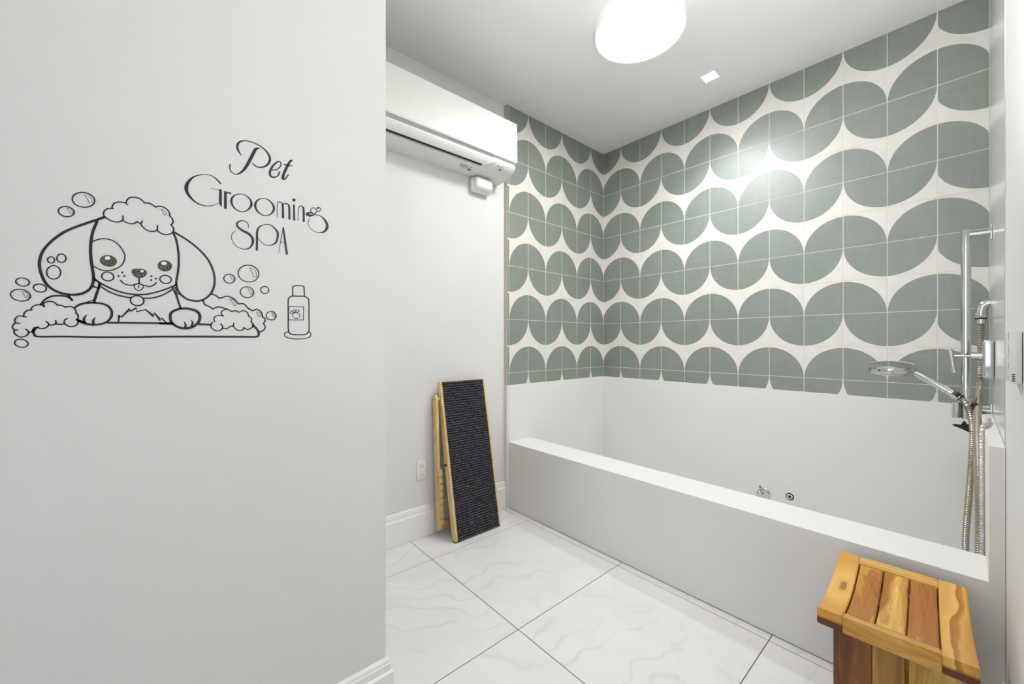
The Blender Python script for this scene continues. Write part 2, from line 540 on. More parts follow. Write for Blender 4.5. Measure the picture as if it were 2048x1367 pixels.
def tiling(wall, length, first, place, name='wall_tile', parity=0):
    """columns along the wall from its corner, rows between Z0P and the ceiling"""
    k = 0
    edges = [0.0]
    while True:
        e = first + W * k if k else 0
        k += 1
        e = W * k - (W - first)
        if e >= length - 0.004:
            edges.append(length)
            break
        edges.append(e)
    rows = []
    for r in range(0, 12):
        z1 = ZM - H * r
        z0 = z1 - H
        if z1 <= Z0P + 0.01:
            break
        rows.append((z0, z1, r))
    for c in range(len(edges) - 1):
        a, b = edges[c], edges[c + 1]
        na, nb = W * c - (W - first), W * (c + 1) - (W - first)     # uncut edges
        for z0, z1, r in rows:
            cz0, cz1 = max(z0, Z0P), min(z1, ZC)
            hang = (r % 2 == 0)                                     # hanging half discs below a main joint
            want = 0 if hang else 1                                 # parity of the column edge that carries the centre
            left = (c % 2 == want) if parity == 0 else (c % 2 != want)
            cx = na if left else nb
            cz = z1 if hang else z0
            x0, x1 = a + GR, b - GR
            w0, w1 = cz0 + GR, cz1 - GR
            ccx = min(max(cx, x0), x1) if abs(cx - (na if left else nb)) < 1e-9 else cx
            ccz = w1 if hang else w0
            key = (round(x1 - x0, 4), round(w1 - w0, 4), round(cx - a, 4), left, hang, place.__name__)
            if key not in CACHE:
                R = min(W, H) - 0.0035
                CACHE[key] = tile_mesh('wall_tile', x0 - a, x1 - a, w0 - w0, w1 - w0, ccx - a, ccz - w0, R, False)
            place(wall, CACHE[key], a, w0)
def on_back(wall, me, u, z):
    o = link('wall_tile', me, wall, (XL + u, YB + random.uniform(-.0002, .0002), z))
def on_left(wall, me, u, z):
    o = link('wall_tile', me, wall, (XL + random.uniform(-.0002, .0002), YB - u, z))
    o.rotation_euler = (0, 0, PI / 2)
    o.scale = (-1, 1, 1)
tiling(wall_back, XR - XL, W - 0.0117, on_back)
tiling(wall_tl, YB - 1.912, W - 0.0019, on_left)

# edge trims of the tile fields
bm = bmesh.new(); box(bm, (XP - 0.001, 1.9085, 0.912), (XL + 0.001, 1.9115, ZC), 0.0005, 1)
struct(finish('trim_1', bm, 'beige'))
bm = bmesh.new(); box(bm, (XR - 0.002, 1.929, 0.912), (XR + 0.010, 1.935, ZC), 0.001, 1)
struct(finish('trim_2', bm, 'steel'))

bm = bmesh.new(); box(bm, (XP - 0.001, 1.9078, 0.0), (XL + 0.0003, 1.9242, 0.911))
struct(finish('trim_3', bm, 'surround'))

# baseboards
BH = 0.195
def board_prof(s=1):   # distance from wall, height
    return [(0, 0.001), (0.020, 0.001), (0.020, 0.150), (0.0175, 0.153), (0.0125, 0.1545), (0.0125, 0.176), (0.010, 0.180), (0.009, 0.188), (0.004, BH), (0, BH)]
bm = bmesh.new()
prism(bm, [(XP + d, z) for d, z in board_prof()], YE + 0.021, 1.9075)
struct(finish('baseboard_left', bm, 'trim'))
bm = bmesh.new()
prism(bm, [(XR - d, z) for d, z in board_prof()], YR, 1.924)
struct(finish('baseboard_right', bm, 'trim'))
bm = bmesh.new()                                                    # runs along the partition and turns round its end
pr = board_prof()
rings = []
for path in ('a', 'b', 'c'):
    rings.append([bm.verts.new({'a': (XF + d, YR, z), 'b': (XF + d, YE + d, z), 'c': (XP + 0.001, YE + d, z)}[path]) for d, z in pr])
for i in range(2):
    for k in range(len(pr)):
        bm.faces.new((rings[i][k], rings[i][(k + 1) % len(pr)], rings[i + 1][(k + 1) % len(pr)], rings[i + 1][k]))
bm.faces.new(rings[0]); bm.faces.new(rings[-1][::-1])
struct(finish('baseboard_partition', bm, 'trim'))

# ---------------------------------------------------------------- washing tub with its surround panels
YC0, YC1, ZT = 1.925, 2.150, 0.490
PT = 0.912
tub = thing('washing_tub', 'long white built-in washing tub with a thick front curb below the green patterned tiles', 'bathtub', (-1.08, 2.5, 0))
bm = bmesh.new(); box(bm, (XL + 0.001, YC0, 0.0), (XR - 0.001, YC1, ZT), 0.003, 2)
finish('curb', bm, 'surround', tub)
bm = bmesh.new(); box(bm, (XL + 0.001, YB - 0.005, 0.1), (XR - 0.001, YB + 0.0005, PT), 0.0015, 2)
finish('back_panel', bm, 'surround', tub)
bm = bmesh.new(); box(bm, (XL - 0.0005, YC0 - 0.001, 0.0), (XL + 0.004, YB - 0.005, PT), 0.0015, 2)
finish('end_panel', bm, 'surround', tub)
bm = bmesh.new(); box(bm, (XR - 0.034, YC0 - 0.001, 0.0), (XR - 0.0005, YB - 0.005, PT), 0.0015, 2)
finish('end_panel', bm, 'surround', tub)
bm = bmesh.new(); box(bm, (XL + 0.003, YC1 - 0.01, 0.08), (XR - 0.03, YB - 0.004, 0.11), 0.002, 1)
bas = finish('basin_floor', bm, 'surround', tub)
bm = bmesh.new(); lathe(bm, [(0.035, 0.0), (0.035, 0.003), (0.028, 0.005), (0.010, 0.004)], (-1.08, 2.65, 0.11))
finish('floor_drain', bm, 'chrome', bas, True, 'round chrome drain')

ov = thing('overflow_knob', 'small round chrome overflow knob low on the back panel of the tub', 'overflow', (-0.915, YB - 0.005, 0.200))
bm = bmesh.new(); lathe(bm, [(0.037, 0.0), (0.037, -0.006), (0.033, -0.010), (0.020, -0.012)], (-0.905, YB - 0.005, 0.196), 'Y', 32)
finish('escutcheon', bm, 'chrome', ov, True)
bm = bmesh.new(); lathe(bm, [(0.020, -0.010), (0.020, -0.030), (0.016, -0.034), (0.004, -0.035)], (-0.928, YB - 0.005, 0.190), 'Y', 24)
finish('knob', bm, 'chrome', ov, True)
bm = bmesh.new(); lathe(bm, [(0.0095, 0.0), (0.0095, -0.004), (0.006, -0.004)], (-0.930, YB - 0.005, 0.234), 'Y', 20)
finish('ring', bm, 'plastic', ov, True)
bm = bmesh.new(); lathe(bm, [(0.006, -0.003), (0.0059, -0.0045)], (-0.930, YB - 0.005, 0.234), 'Y', 20)
finish('hole', bm, 'dark', ov)
wo = thing('pipe_outlet', 'tiny round open pipe outlet on the tub panel, right of the chrome overflow knob', 'outlet', (-0.757, YB - 0.005, 0.216))
bm = bmesh.new(); lathe(bm, [(0.022, 0.0), (0.022, -0.003), (0.017, -0.003)], (-0.757, YB - 0.005, 0.216), 'Y', 28)
finish('dark_ring', bm, 'dark', wo)
bm = bmesh.new(); lathe(bm, [(0.0165, -0.0031), (0.0165, -0.006), (0.009, -0.006)], (-0.757, YB - 0.005, 0.216), 'Y', 28)
finish('sleeve', bm, 'cream', wo)
bm = bmesh.new(); lathe(bm, [(0.009, -0.0032), (0.0088, -0.0062)], (-0.757, YB - 0.005, 0.216), 'Y', 28)
finish('hole', bm, 'dark', wo)

# ---------------------------------------------------------------- ceiling lights
lx, ly = -1.18, 1.965
cl = thing('ceiling_light', 'large round flush ceiling light, glowing white, in the middle of the ceiling', 'light', (lx, ly, ZC))
bm = bmesh.new(); lathe(bm, [(0.236, 0.0), (0.240, -0.004), (0.240, -0.060), (0.237, -0.067), (0.226, -0.068)], (lx, ly, ZC), 'Z', 72)
finish('rim', bm, 'lamp_rim', cl, True)
bm = bmesh.new(); lathe(bm, [(0.2265, -0.060), (0.2262, -0.0665), (0.222, -0.070), (0.10, -0.0715), (0.01, -0.072)], (lx, ly, ZC), 'Z', 72)
finish('diffuser', bm, 'lamp', cl, True)
dx, dy = -1.115, 2.728
dl = thing('downlight', 'small square recessed downlight near the tiled wall corner', 'light', (dx, dy, ZC))
bm = bmesh.new()
for s in (-1, 1):
    box(bm, (dx + s * 0.052 - 0.009, dy - 0.061, ZC - 0.003), (dx + s * 0.052 + 0.009, dy + 0.061, ZC + 0.0), 0.001, 1)
    box(bm, (dx - 0.043, dy + s * 0.052 - 0.009, ZC - 0.003), (dx + 0.043, dy + s * 0.052 + 0.009, ZC + 0.0), 0.001, 1)
finish('trim_ring', bm, 'ceil', dl)
bm = bmesh.new(); box(bm, (dx - 0.043, dy - 0.043, ZC - 0.0015), (dx + 0.043, dy + 0.043, ZC - 0.0002))
finish('lens', bm, 'lamp2', dl)

# ---------------------------------------------------------------- air conditioner
def aircon():
    y0, y1 = 0.72, 1.842
    t = thing('air_conditioner', 'long white wall-mounted air conditioner under the ceiling beside the tiles', 'air conditioner', (XP, (y0 + y1) / 2, 2.38))
    X = lambda d: XP + d
    # lower body: curved underside
    arc = []
    for k in range(25):
        a = k / 24
        ang = a * PI / 2
        arc.append((X(0.010 + 0.198 * math.cos(ang) ** 0.8), 2.452 - 0.072 * math.sin(ang) ** 1.1))
    body = [(X(0.001), 2.752), (X(0.20), 2.752), (X(0.20), 2.47)] + arc + [(X(0.001), 2.380)]
    bm = bmesh.new()
    # the slot is a real recess: the outline is stepped inwards between two arc points
    i0, i1 = 3 + 10, 3 + 13
    def slot(prof):
        p = list(prof)
        a, b = p[i0], p[i1]
        return p[:i0 + 1] + [(a[0] - 0.006, a[1] + 0.040), (b[0] - 0.006, b[1] + 0.045)] + p[i1:]
    ys = 1.575
    prism(bm, slot(body), y0 + 0.10, ys)
    prism(bm, body, ys, y1 - 0.006)
    prism(bm, body, y0 + 0.006, y0 + 0.10)
    finish('lower_body', bm, 'plastic2', t, False, 'white curved underside with the air slot')
    a, b = body[i0], body[i1]
    bm = bmesh.new()
    box(bm, (b[0] - 0.012, y0 + 0.101, b[1] + 0.010), (a[0] + 0.002, ys - 0.001, b[1] + 0.016))
    finish('slot_shade', bm, 'dark', t)  # dark filler painted as the shade inside the slot recess
    # front cover panel: proud, with crisp lower lip
    bm = bmesh.new()
    fp = [(X(0.001), 2.754), (X(0.212), 2.754), (X(0.219), 2.747), (X(0.222), 2.486), (X(0.219), 2.478), (X(0.204), 2.4785), (X(0.199), 2.488), (X(0.199), 2.740), (X(0.001), 2.740)]
    prism(bm, fp, y0, y1)
    finish('front_panel', bm, 'plastic', t)
    bm = bmesh.new()
    box(bm, (X(0.001), y1 - 0.006, 2.478), (X(0.2), y1, 2.753))
    finish('end_cap', bm, 'plastic', t)
    # grey strip painted as the shaded gap under the front panel
    bm = bmesh.new()
    box(bm, (X(0.196), y0 + 0.02, 2.462), (X(0.2045), y1 - 0.20, 2.4665))
    finish('shadow_gap', bm, 'ink', t)
    # louver flap following the curve above the slot
    bm = bmesh.new()
    pts = arc[2:11:2]
    outer = [(p[0] + 0.004, p[1] - 0.004) for p in pts]
    rows = []
    n = 10
    for j, (p, q) in enumerate(zip(pts, outer)):
        frac = j / (len(pts) - 1)
        yend = 1.655 - 0.060 * frac ** 2.0
        rows.append([bm.verts.new((p[0], y0 + 0.10, p[1])), bm.verts.new((q[0], y0 + 0.10, q[1])), bm.verts.new((q[0], yend, q[1])), bm.verts.new((p[0], yend, p[1]))])
    for j in range(len(rows) - 1):
        for k in range(4):
            bm.faces.new((rows[j][k], rows[j][(k + 1) % 4], rows[j + 1][(k + 1) % 4], rows[j + 1][k]))
    bm.faces.new(rows[0]); bm.faces.new(rows[-1][::-1])
    finish('louver', bm, 'plastic', t, True)
    # dark outline at the louver end
    bm = bmesh.new()
    ll = []
    for j, p in enumerate(pts):
        frac = j / (len(pts) - 1)
        ll.append((p[0] + 0.0015, 1.6575 - 0.060 * frac ** 2.0, p[1] - 0.0015))
    tube(bm, ll[1:], 0.0022, 6)
    finish('louver_gap', bm, 'dark', t)
    # printed notes: illegible grey lines and squares
    def mark(ya, yb, ka, kb):
        bm = bmesh.new()
        def at(k):
            i = int(k); f = k - i
            p, q = arc[i], arc[min(i + 1, 24)]
            return (p[0] * (1 - f) + q[0] * f + 0.0006, p[1] * (1 - f) + q[1] * f - 0.0008)
        p, q = at(ka), at(kb)
        bm.faces.new([bm.verts.new(v) for v in ((p[0], ya, p[1]), (p[0], yb, p[1]), (q[0], yb, q[1]), (q[0], ya, q[1]))])
        finish('printed_mark', bm, 'ink', t)
    for ya, yb, ka, kb in ((y_a, y_b, k_a * 2, k_b * 2) for y_a, y_b, k_a, k_b in ((1.685, 1.697, 3.2, 3.7), (1.702, 1.712, 3.2, 3.7), (1.722, 1.728, 3.2, 3.7), (1.733, 1.739, 3.2, 3.7), (1.712, 1.732, 4.4, 5.3),
                           (1.44, 1.50, 8.0, 8.25), (1.44, 1.50, 8.5, 8.65), (1.44, 1.51, 8.9, 9.05), (1.515, 1.53, 8.0, 8.3), (1.515, 1.535, 9.0, 9.8), (1.45, 1.50, 9.4, 9.55))):
        mark(ya, yb, ka, kb)
    bm = bmesh.new(); lathe(bm, [(0.004, 0), (0.0038, -0.002)], (arc[16][0], 1.655, arc[16][1]), 'Z', 12)
    finish('screw', bm, 'ink', t)
aircon()
pc = thing('pipe_cover', 'small rounded white pipe cover on the wall under the air conditioner', 'pipe cover', (XP, 1.68, 2.30))
bm = bmesh.new(); box(bm, (XP + 0.0005, 1.586, 2.275), (XP + 0.050, 1.752, 2.379), 0.022, 5)
finish('base', bm, 'plastic2', pc, True)
bm = bmesh.new(); box(bm, (XP + 0.02, 1.598, 2.292), (XP + 0.078, 1.748, 2.378), 0.024, 5)
finish('cover', bm, 'plastic', pc, True)

# ---------------------------------------------------------------- power outlet
po = thing('power_outlet', 'white double power outlet low on the wall left of the folding ramp', 'outlet', (XP, 1.2225, 0.424))
bm = bmesh.new(); box(bm, (XP, 1.189, 0.361), (XP + 0.006, 1.256, 0.487), 0.0025, 2)
pl = finish('cover_plate', bm, 'plastic', po, True)
bm = bmesh.new(); box(bm, (XP + 0.005, 1.2065, 0.374), (XP + 0.0085, 1.2385, 0.474), 0.0015, 1)
rc = finish('receptacle', bm, 'plastic', po, True)
for zc in (0.449, 0.399):
    for yy, hh in ((1.2165, 0.006), (1.2285, 0.005)):
        bm = bmesh.new(); box(bm, (XP + 0.0084, yy - 0.0012, zc - hh), (XP + 0.0090, yy + 0.0012, zc + hh))
        finish('slot', bm, 'dark', rc)
    bm = bmesh.new(); lathe(bm, [(0.0026, 0.0), (0.0024, 0.0006)], (XP + 0.0085, 1.2225, zc - 0.013), 'X', 10)
    finish('ground_hole', bm, 'dark', rc)

# ---------------------------------------------------------------- thermostat on the right wall
th = thing('thermostat', 'flat white wall thermostat with vent slots on the right wall', 'thermostat', (XR, 1.45, 1.20))
bm = bmesh.new(); box(bm, (XR - 0.0195, 1.392, 1.143), (XR - 0.001, 1.500, 1.258), 0.0022, 2)
th_b = finish('housing', bm, 'plastic', th, True)
bm = bmesh.new(); box(bm, (XR - 0.0025, 1.400, 1.128), (XR, 1.508, 1.250), 0.001, 1)
finish('wall_plate', bm, 'plastic2', th)
for k in range(4):
    bm = bmesh.new(); z = 1.148 + k * 0.0046
    box(bm, (XR - 0.0150, 1.3914, z), (XR - 0.0110, 1.3925, z + 0.0022))
    finish('vent_slot', bm, 'dark', th_b)
for z0, z1 in ((1.236, 1.256), (1.206, 1.228), (1.196, 1.202), (1.176, 1.190), (1.150, 1.160)):
    bm = bmesh.new(); box(bm, (XR - 0.0199, 1.394, z0), (XR - 0.0190, 1.3965, z1))
    finish('vent_slot', bm, 'ink', th_b)

# ---------------------------------------------------------------- shower fittings on the right tiled wall
RX, RY = 0.0055, 2.785
sr = thing('shower_rail', 'tall vertical chrome shower rail on two wall brackets beside the tiled corner', 'shower rail', (XR, RY, 0.9))
bm = bmesh.new(); tube(bm, [(RX, RY, 0.905), (RX, RY, 1.7505)], 0.0165, 24)
finish('rail', bm, 'chrome', sr, True)
for z in (1.726, 0.925):
    bm = bmesh.new(); tube(bm, [(RX + 0.005, RY, z), (XR - 0.002, RY, z)], 0.0125, 18)
    br = finish('bracket', bm, 'chrome', sr, True)
    bm = bmesh.new(); box(bm, (XR - 0.007, RY - 0.012, z - 0.034), (XR - 0.0003, RY + 0.012, z + 0.034), 0.002, 2)
    finish('wall_plate', bm, 'chrome', br, True)
bm = bmesh.new(); tube(bm, [(RX, RY, 0.880), (RX, RY, 0.975)], 0.024, 24)
sl = finish('slider', bm, 'chrome', sr, True)
bm = bmesh.new(); tube(bm, [(RX, RY, 0.985), (RX, RY, 1.012)], 0.0205, 24)
finish('slider_collar', bm, 'steel', sr, True)
bm = bmesh.new(); tube(bm, [(RX - 0.03, RY - 0.028, 0.885), (RX - 0.03, RY - 0.028, 0.955)], 0.014, 16)
finish('clamp', bm, 'chrome', sr, True)
bm = bmesh.new(); lathe(bm, [(0.012, 0.014), (0.021, 0.018), (0.021, 0.036), (0.014, 0.040)], (RX, RY - 0.005, 0.935), 'X', 20)
finish('knob', bm, 'black', sr, True)
bm = bmesh.new()
tube(bm, [(RX - 0.022, RY - 0.03, 0.995), (RX - 0.036, RY - 0.036, 0.982)], 0.021, 16)
finish('cradle', bm, 'black', sr, True)
bm = bmesh.new()
tube(bm, crom([(RX + 0.022, RY - 0.03, 0.895), (RX + 0.044, RY - 0.03, 0.880), (RX + 0.046, RY - 0.03, 0.862), (RX + 0.030, RY - 0.03, 0.850), (RX + 0.012, RY - 0.03, 0.853)], 5), 0.0028, 8)
hk = tag(finish('hanging_cord', bm, 'steel', None, True), 'small grey cord loop hanging under the shower rail knob', 'cord')

hs = thing('hand_shower', 'chrome hand shower with a flat round head, held on the shower rail', 'hand shower', (-0.10, 2.75, 1.0))
hc = Vector((-0.2420, 2.765, 1.104))
bm = bmesh.new()
lathe(bm, [(0.078, -0.022), (0.085, -0.020), (0.0875, -0.016), (0.0875, 0.012), (0.085, 0.017), (0.066, 0.0215), (0.030, 0.024), (0.004, 0.0245)], (0, 0, 0), 'Z', 56)
R1 = Matrix.Rotation(math.radians(11), 3, Vector((0.9962, 0.0865, 0)))
for v in bm.verts:
    v.co = R1 @ v.co + hc
hd = finish('head', bm, 'chrome', hs, True)
bm = bmesh.new()
lathe(bm, [(0.074, -0.0215), (0.072, -0.0245)], (0, 0, 0), 'Z', 40)
for v in bm.verts:
    v.co = R1 @ v.co + hc
finish('spray_face', bm, 'plastic', hd, True)
h0, h1 = Vector((-0.172, 2.764, 1.094)), Vector((-0.028, 2.752, 0.990))
L_ = h1 - h0
bm = bmesh.new()
tube(bm, [h0 - L_ * 0.18 + Vector((0, 0, 0.004)), h0, h0 + L_ * 0.12, h0 + L_ * 0.2, h0 + L_ * 0.82, h0 + L_ * 0.83, h0 + L_ * 0.9, h1], 0.014, 20, True, [0.008, 0.010, 0.0115, 0.0155, 0.0165, 0.0150, 0.0155, 0.0155])
finish('handle', bm, 'chrome', hs, True)
bm = bmesh.new(); tube(bm, [h1 - L_ * 0.02, h1 + L_ * 0.10], 0.0185, 20)
finish('hose_nut', bm, 'chrome', hs, True)

def ribbed(bm, pts, r, pitch=0.0075, seg=10, amp=0.16):
    P = [Vector(p) for p in pts]
    out = []
    for a, b in zip(P[:-1], P[1:]):
        n = max(1, int((b - a).length / (pitch / 2)))
        for k in range(n):
            out.append(a.lerp(b, k / n))
    out.append(P[-1])
    tube(bm, out, r, seg, True, [r * (1 + (amp if i % 2 else -amp)) for i in range(len(out))])
h2 = h1 + L_ * 0.10
bm = bmesh.new()
ribbed(bm, crom([h2, (0.006, 2.748, 0.952), (0.020, 2.745, 0.905), (0.0265, 2.745, 0.83), (0.024, 2.745, 0.72), (0.016, 2.745, 0.56), (0.008, 2.745, 0.42), (0.004, 2.745, 0.30), (0.008, 2.74, 0.20), (0.014, 2.66, 0.135), (0.024, 2.50, 0.13), (0.033, 2.36, 0.17), (0.0365, 2.28, 0.30), (0.037, 2.30, 0.5), (0.037, 2.42, 0.7), (0.038, 2.70, 0.90), (0.050, 2.93, 1.02), (0.053, 2.95, 1.14), (0.053, 2.95, 1.325)], 6), 0.0115)
tag(finish('shower_hose', bm, 'hose', None, True), 'ribbed grey metal shower hose hanging in a loop from the hand shower into the tub', 'hose')
bm = bmesh.new()
ribbed(bm, crom([(0.066, 2.50, 0.922), (0.056, 2.36, 0.9205), (0.044, 2.27, 0.912), (0.0425, 2.23, 0.82), (0.0425, 2.20, 0.60), (0.0425, 2.185, 0.40), (0.0425, 2.185, 0.122)], 6), 0.0062, 0.010, 8, 0.22)  # solid strand modelled in place of the hose's reflection in the panel
h2o = tag(finish('hose_reflection', bm, 'refl_strand', None, True), 'thin silver strand standing in for the shower hose reflection in the tub end panel', 'hose')
bm = bmesh.new()
tube(bm, crom([(0.026, 2.80, 0.885), (0.029, 2.80, 0.78), (0.033, 2.80, 0.60), (0.040, 2.78, 0.42), (0.043, 2.76, 0.30), (0.043, 2.76, 0.1115)], 5), 0.0028, 8)
tag(finish('thin_cord', bm, 'ink', None, True), 'thin dark cord hanging beside the shower hose', 'cord')

el = thing('hose_elbow', 'curved chrome wall elbow where the shower hose starts', 'pipe elbow', (XR, 2.95, 1.40))
bm = bmesh.new()
tube(bm, crom([(XR - 0.001, 2.95, 1.418), (0.072, 2.95, 1.417), (0.060, 2.95, 1.407), (0.054, 2.95, 1.385), (0.053, 2.95, 1.365)], 6), 0.020, 20)
finish('elbow', bm, 'chrome', el, True)
bm = bmesh.new(); lathe(bm, [(0.0215, 1.350), (0.0235, 1.354), (0.0235, 1.366), (0.020, 1.370)], (0.053, 2.95, 0), 'Z', 24)
finish('nut', bm, 'chrome', el, True)
bm = bmesh.new(); lathe(bm, [(0.0190, 1.344), (0.0200, 1.350)], (0.053, 2.95, 0), 'Z', 24)
finish('seal', bm, 'black', el, True)
bm = bmesh.new(); lathe(bm, [(0.0165, 1.322), (0.0175, 1.344)], (0.053, 2.95, 0), 'Z', 24)
finish('hose_end', bm, 'chrome', el, True)

vx, vy, vz = 0.0, 2.66, 1.172
va = thing('shower_valve', 'chrome shower valve plate with a lever handle behind the shower rail', 'shower valve', (XR, vy, 1.16))
bm = bmesh.new(); box(bm, (0.0505, vy - 0.075, 1.081), (XR - 0.0005, vy + 0.075, 1.243), 0.009, 3)
bd = finish('body', bm, 'chrome', va, True)
bm = bmesh.new(); tube(bm, [(0.052, vy, vz), (0.020, vy, vz)], 0.0165, 24)
finish('stem', bm, 'chrome', va, True)
bm = bmesh.new(); tube(bm, [(0.022, vy, vz), (-0.030, vy, vz + 0.001)], 0.0062, 14)
finish('spindle', bm, 'chrome', va, True)
bm = bmesh.new(); tube(bm, [(-0.044, vy, 1.199), (-0.040, vy, 1.195), (-0.030, vy, 1.103), (-0.027, vy, 1.098)], 0.0088, 16)
finish('lever', bm, 'steel', va, True)

# black squeegee hanging under the rail
sq = thing('squeegee', 'small black rubber squeegee hanging upside down behind the shower hose', 'squeegee', (0.02, 2.79, 0.84))
bm = bmesh.new()
prism(bm, [(-0.038, 0.842), (-0.030, 0.8475), (0.004, 0.8475), (0.028, 0.836), (0.062, 0.806), (0.068, 0.7995), (0.048, 0.800), (0.024, 0.812), (-0.006, 0.828)], 2.795, 2.807)
finish('blade', bm, 'black', sq)
bm = bmesh.new()
prism(bm, [(-0.010, 0.845), (-0.004, 0.862), (0.002, 0.867), (0.010, 0.852), (0.034, 0.850), (0.044, 0.838), (0.056, 0.824), (0.034, 0.826)], 2.785, 2.812)
finish('grip', bm, 'black', sq)

# ---------------------------------------------------------------- folding pet ramp leaning on the wall
ramp = thing('pet_ramp', 'folding wooden pet ramp with dark ribbed carpet leaning against the wall', 'pet ramp', (-2.15, 1.5, 0))
BX, TX, TZ = -2.044, -2.214, 0.978
dirv = Vector((TX - BX, -0.014, TZ)).normalized()
LEN = (Vector((TX, 0, TZ)) - Vector((BX, 0, 0))).length
nrm = Vector((-dirv.z, 0, dirv.x)).normalized()                   # into the ramp (towards the wall)
if nrm.x > 0:
    nrm = -nrm
def RP(u, y, d):                                                    # along the ramp, across, depth behind the face
    return Vector((BX, y, 0)) + dirv * u + nrm * d
def rail(y0, y1):
    bm = bmesh.new()
    pr = [(0.018, 0.0), (LEN, 0.0), (LEN + 0.004, 0.004), (LEN - 0.002, 0.016), (LEN - 0.055, 0.030), (LEN - 0.10, 0.044), (LEN - 0.5, 0.044), (0.03, 0.044), (0.008, 0.036), (-0.002, 0.024), (0.002, 0.010)]
    A = [bm.verts.new(RP(u, y0, d)) for u, d in pr]
    B = [bm.verts.new(RP(u, y1, d)) for u, d in pr]
    bm.faces.new(A); bm.faces.new(B[::-1])
    for i in range(len(pr)):
        bm.faces.new((A[i], A[(i + 1) % len(pr)], B[(i + 1) % len(pr)], B[i]))
    bmesh.ops.bevel(bm, geom=bm.edges[:], offset=0.0018, segments=1, affect='EDGES')
    return finish('side_rail', bm, 'pine', ramp)
for v in (0,):
    ra = rail(1.336, 1.3535)
    rb = rail(1.6785, 1.6935)
bm = bmesh.new()
tubep = [RP(0.006, 1.345, 0.03)]
for y in (1.342, 1.684):
    bm = bmesh.new()
    p = RP(0.0, y, 0.018)
    box(bm, (p.x - 0.014, y - 0.008, 0.0), (p.x + 0.010, y + 0.008, 0.007), 0.002, 1)
    finish('rubber_foot', bm, 'black', ramp)
bm = bmesh.new()
a0, a1 = 1.3525, 1.6795
n = 62
prev = None
for i in range(n * 6 + 1):
    u = 0.006 + (LEN - 0.008) * i / (n * 6)
    ph = (i % 6) / 6
    d = 0.0045 - 0.0075 * abs(math.sin(PI * ph)) ** 0.6
    row = [bm.verts.new(RP(u, a0 + (a1 - a0) * k / 8, d + random.uniform(-.0005, .0005))) for k in range(9)]
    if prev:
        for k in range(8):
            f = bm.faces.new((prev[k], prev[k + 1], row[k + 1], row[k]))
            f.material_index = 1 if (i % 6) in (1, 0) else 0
    prev = row
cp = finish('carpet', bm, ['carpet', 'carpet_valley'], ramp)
bm = bmesh.new()
A = [RP(u, y, d) for u, y, d in ((0.004, a0, 0.006), (0.004, a1, 0.006), (LEN - 0.002, a1, 0.006), (LEN - 0.002, a0, 0.006))]
B = [RP(u, y, d) for u, y, d in ((0.004, a0, 0.018), (0.004, a1, 0.018), (LEN - 0.002, a1, 0.018), (LEN - 0.002, a0, 0.018))]
A = [bm.verts.new(p) for p in A]; B = [bm.verts.new(p) for p in B]
bm.faces.new(A); bm.faces.new(B[::-1])
for i in range(4):
    bm.faces.new((A[i], A[(i + 1) % 4], B[(i + 1) % 4], B[i]))
finish('deck_board', bm, 'pine_warm', ramp)
# swing leg frame folded behind it
LX0, LZ0 = -2.2315, 0.872       # pivot
LX1, LZ1 = -2.186, 0.047        # foot
ld = Vector((LX1 - LX0, 0, LZ1 - LZ0)).normalized()
ln = Vector((ld.z, 0, -ld.x))
if ln.x < 0:
    ln = -ln
LL = math.hypot(LX1 - LX0, LZ1 - LZ0)
def leg(y0, y1):
    bm = bmesh.new()
    w = 0.0205
    pr = [(w * math.cos(t), -w * math.sin(t)) for t in [PI * k / 10 for k in range(11)]]          # round head
    out = []
    for a, b in pr:
        out.append((a * 1.0, b * 1.15))
    out += [(-w, LL - 0.012), (-w + 0.010, LL), (w - 0.006, LL), (w, LL - 0.012)]
    P = [Vector((LX0, 0, LZ0)) + ln * a + ld * b for a, b in out]
    A = [bm.verts.new((p.x, y0, p.z)) for p in P]
    B = [bm.verts.new((p.x, y1, p.z)) for p in P]
    bm.faces.new(A); bm.faces.new(B[::-1])
    for i in range(len(P)):
        bm.faces.new((A[i], A[(i + 1) % len(P)], B[(i + 1) % len(P)], B[i]))
    bmesh.ops.bevel(bm, geom=[e for e in bm.edges], offset=0.0015, segments=1, affect='EDGES')
    return finish('leg', bm, 'pine', ramp)
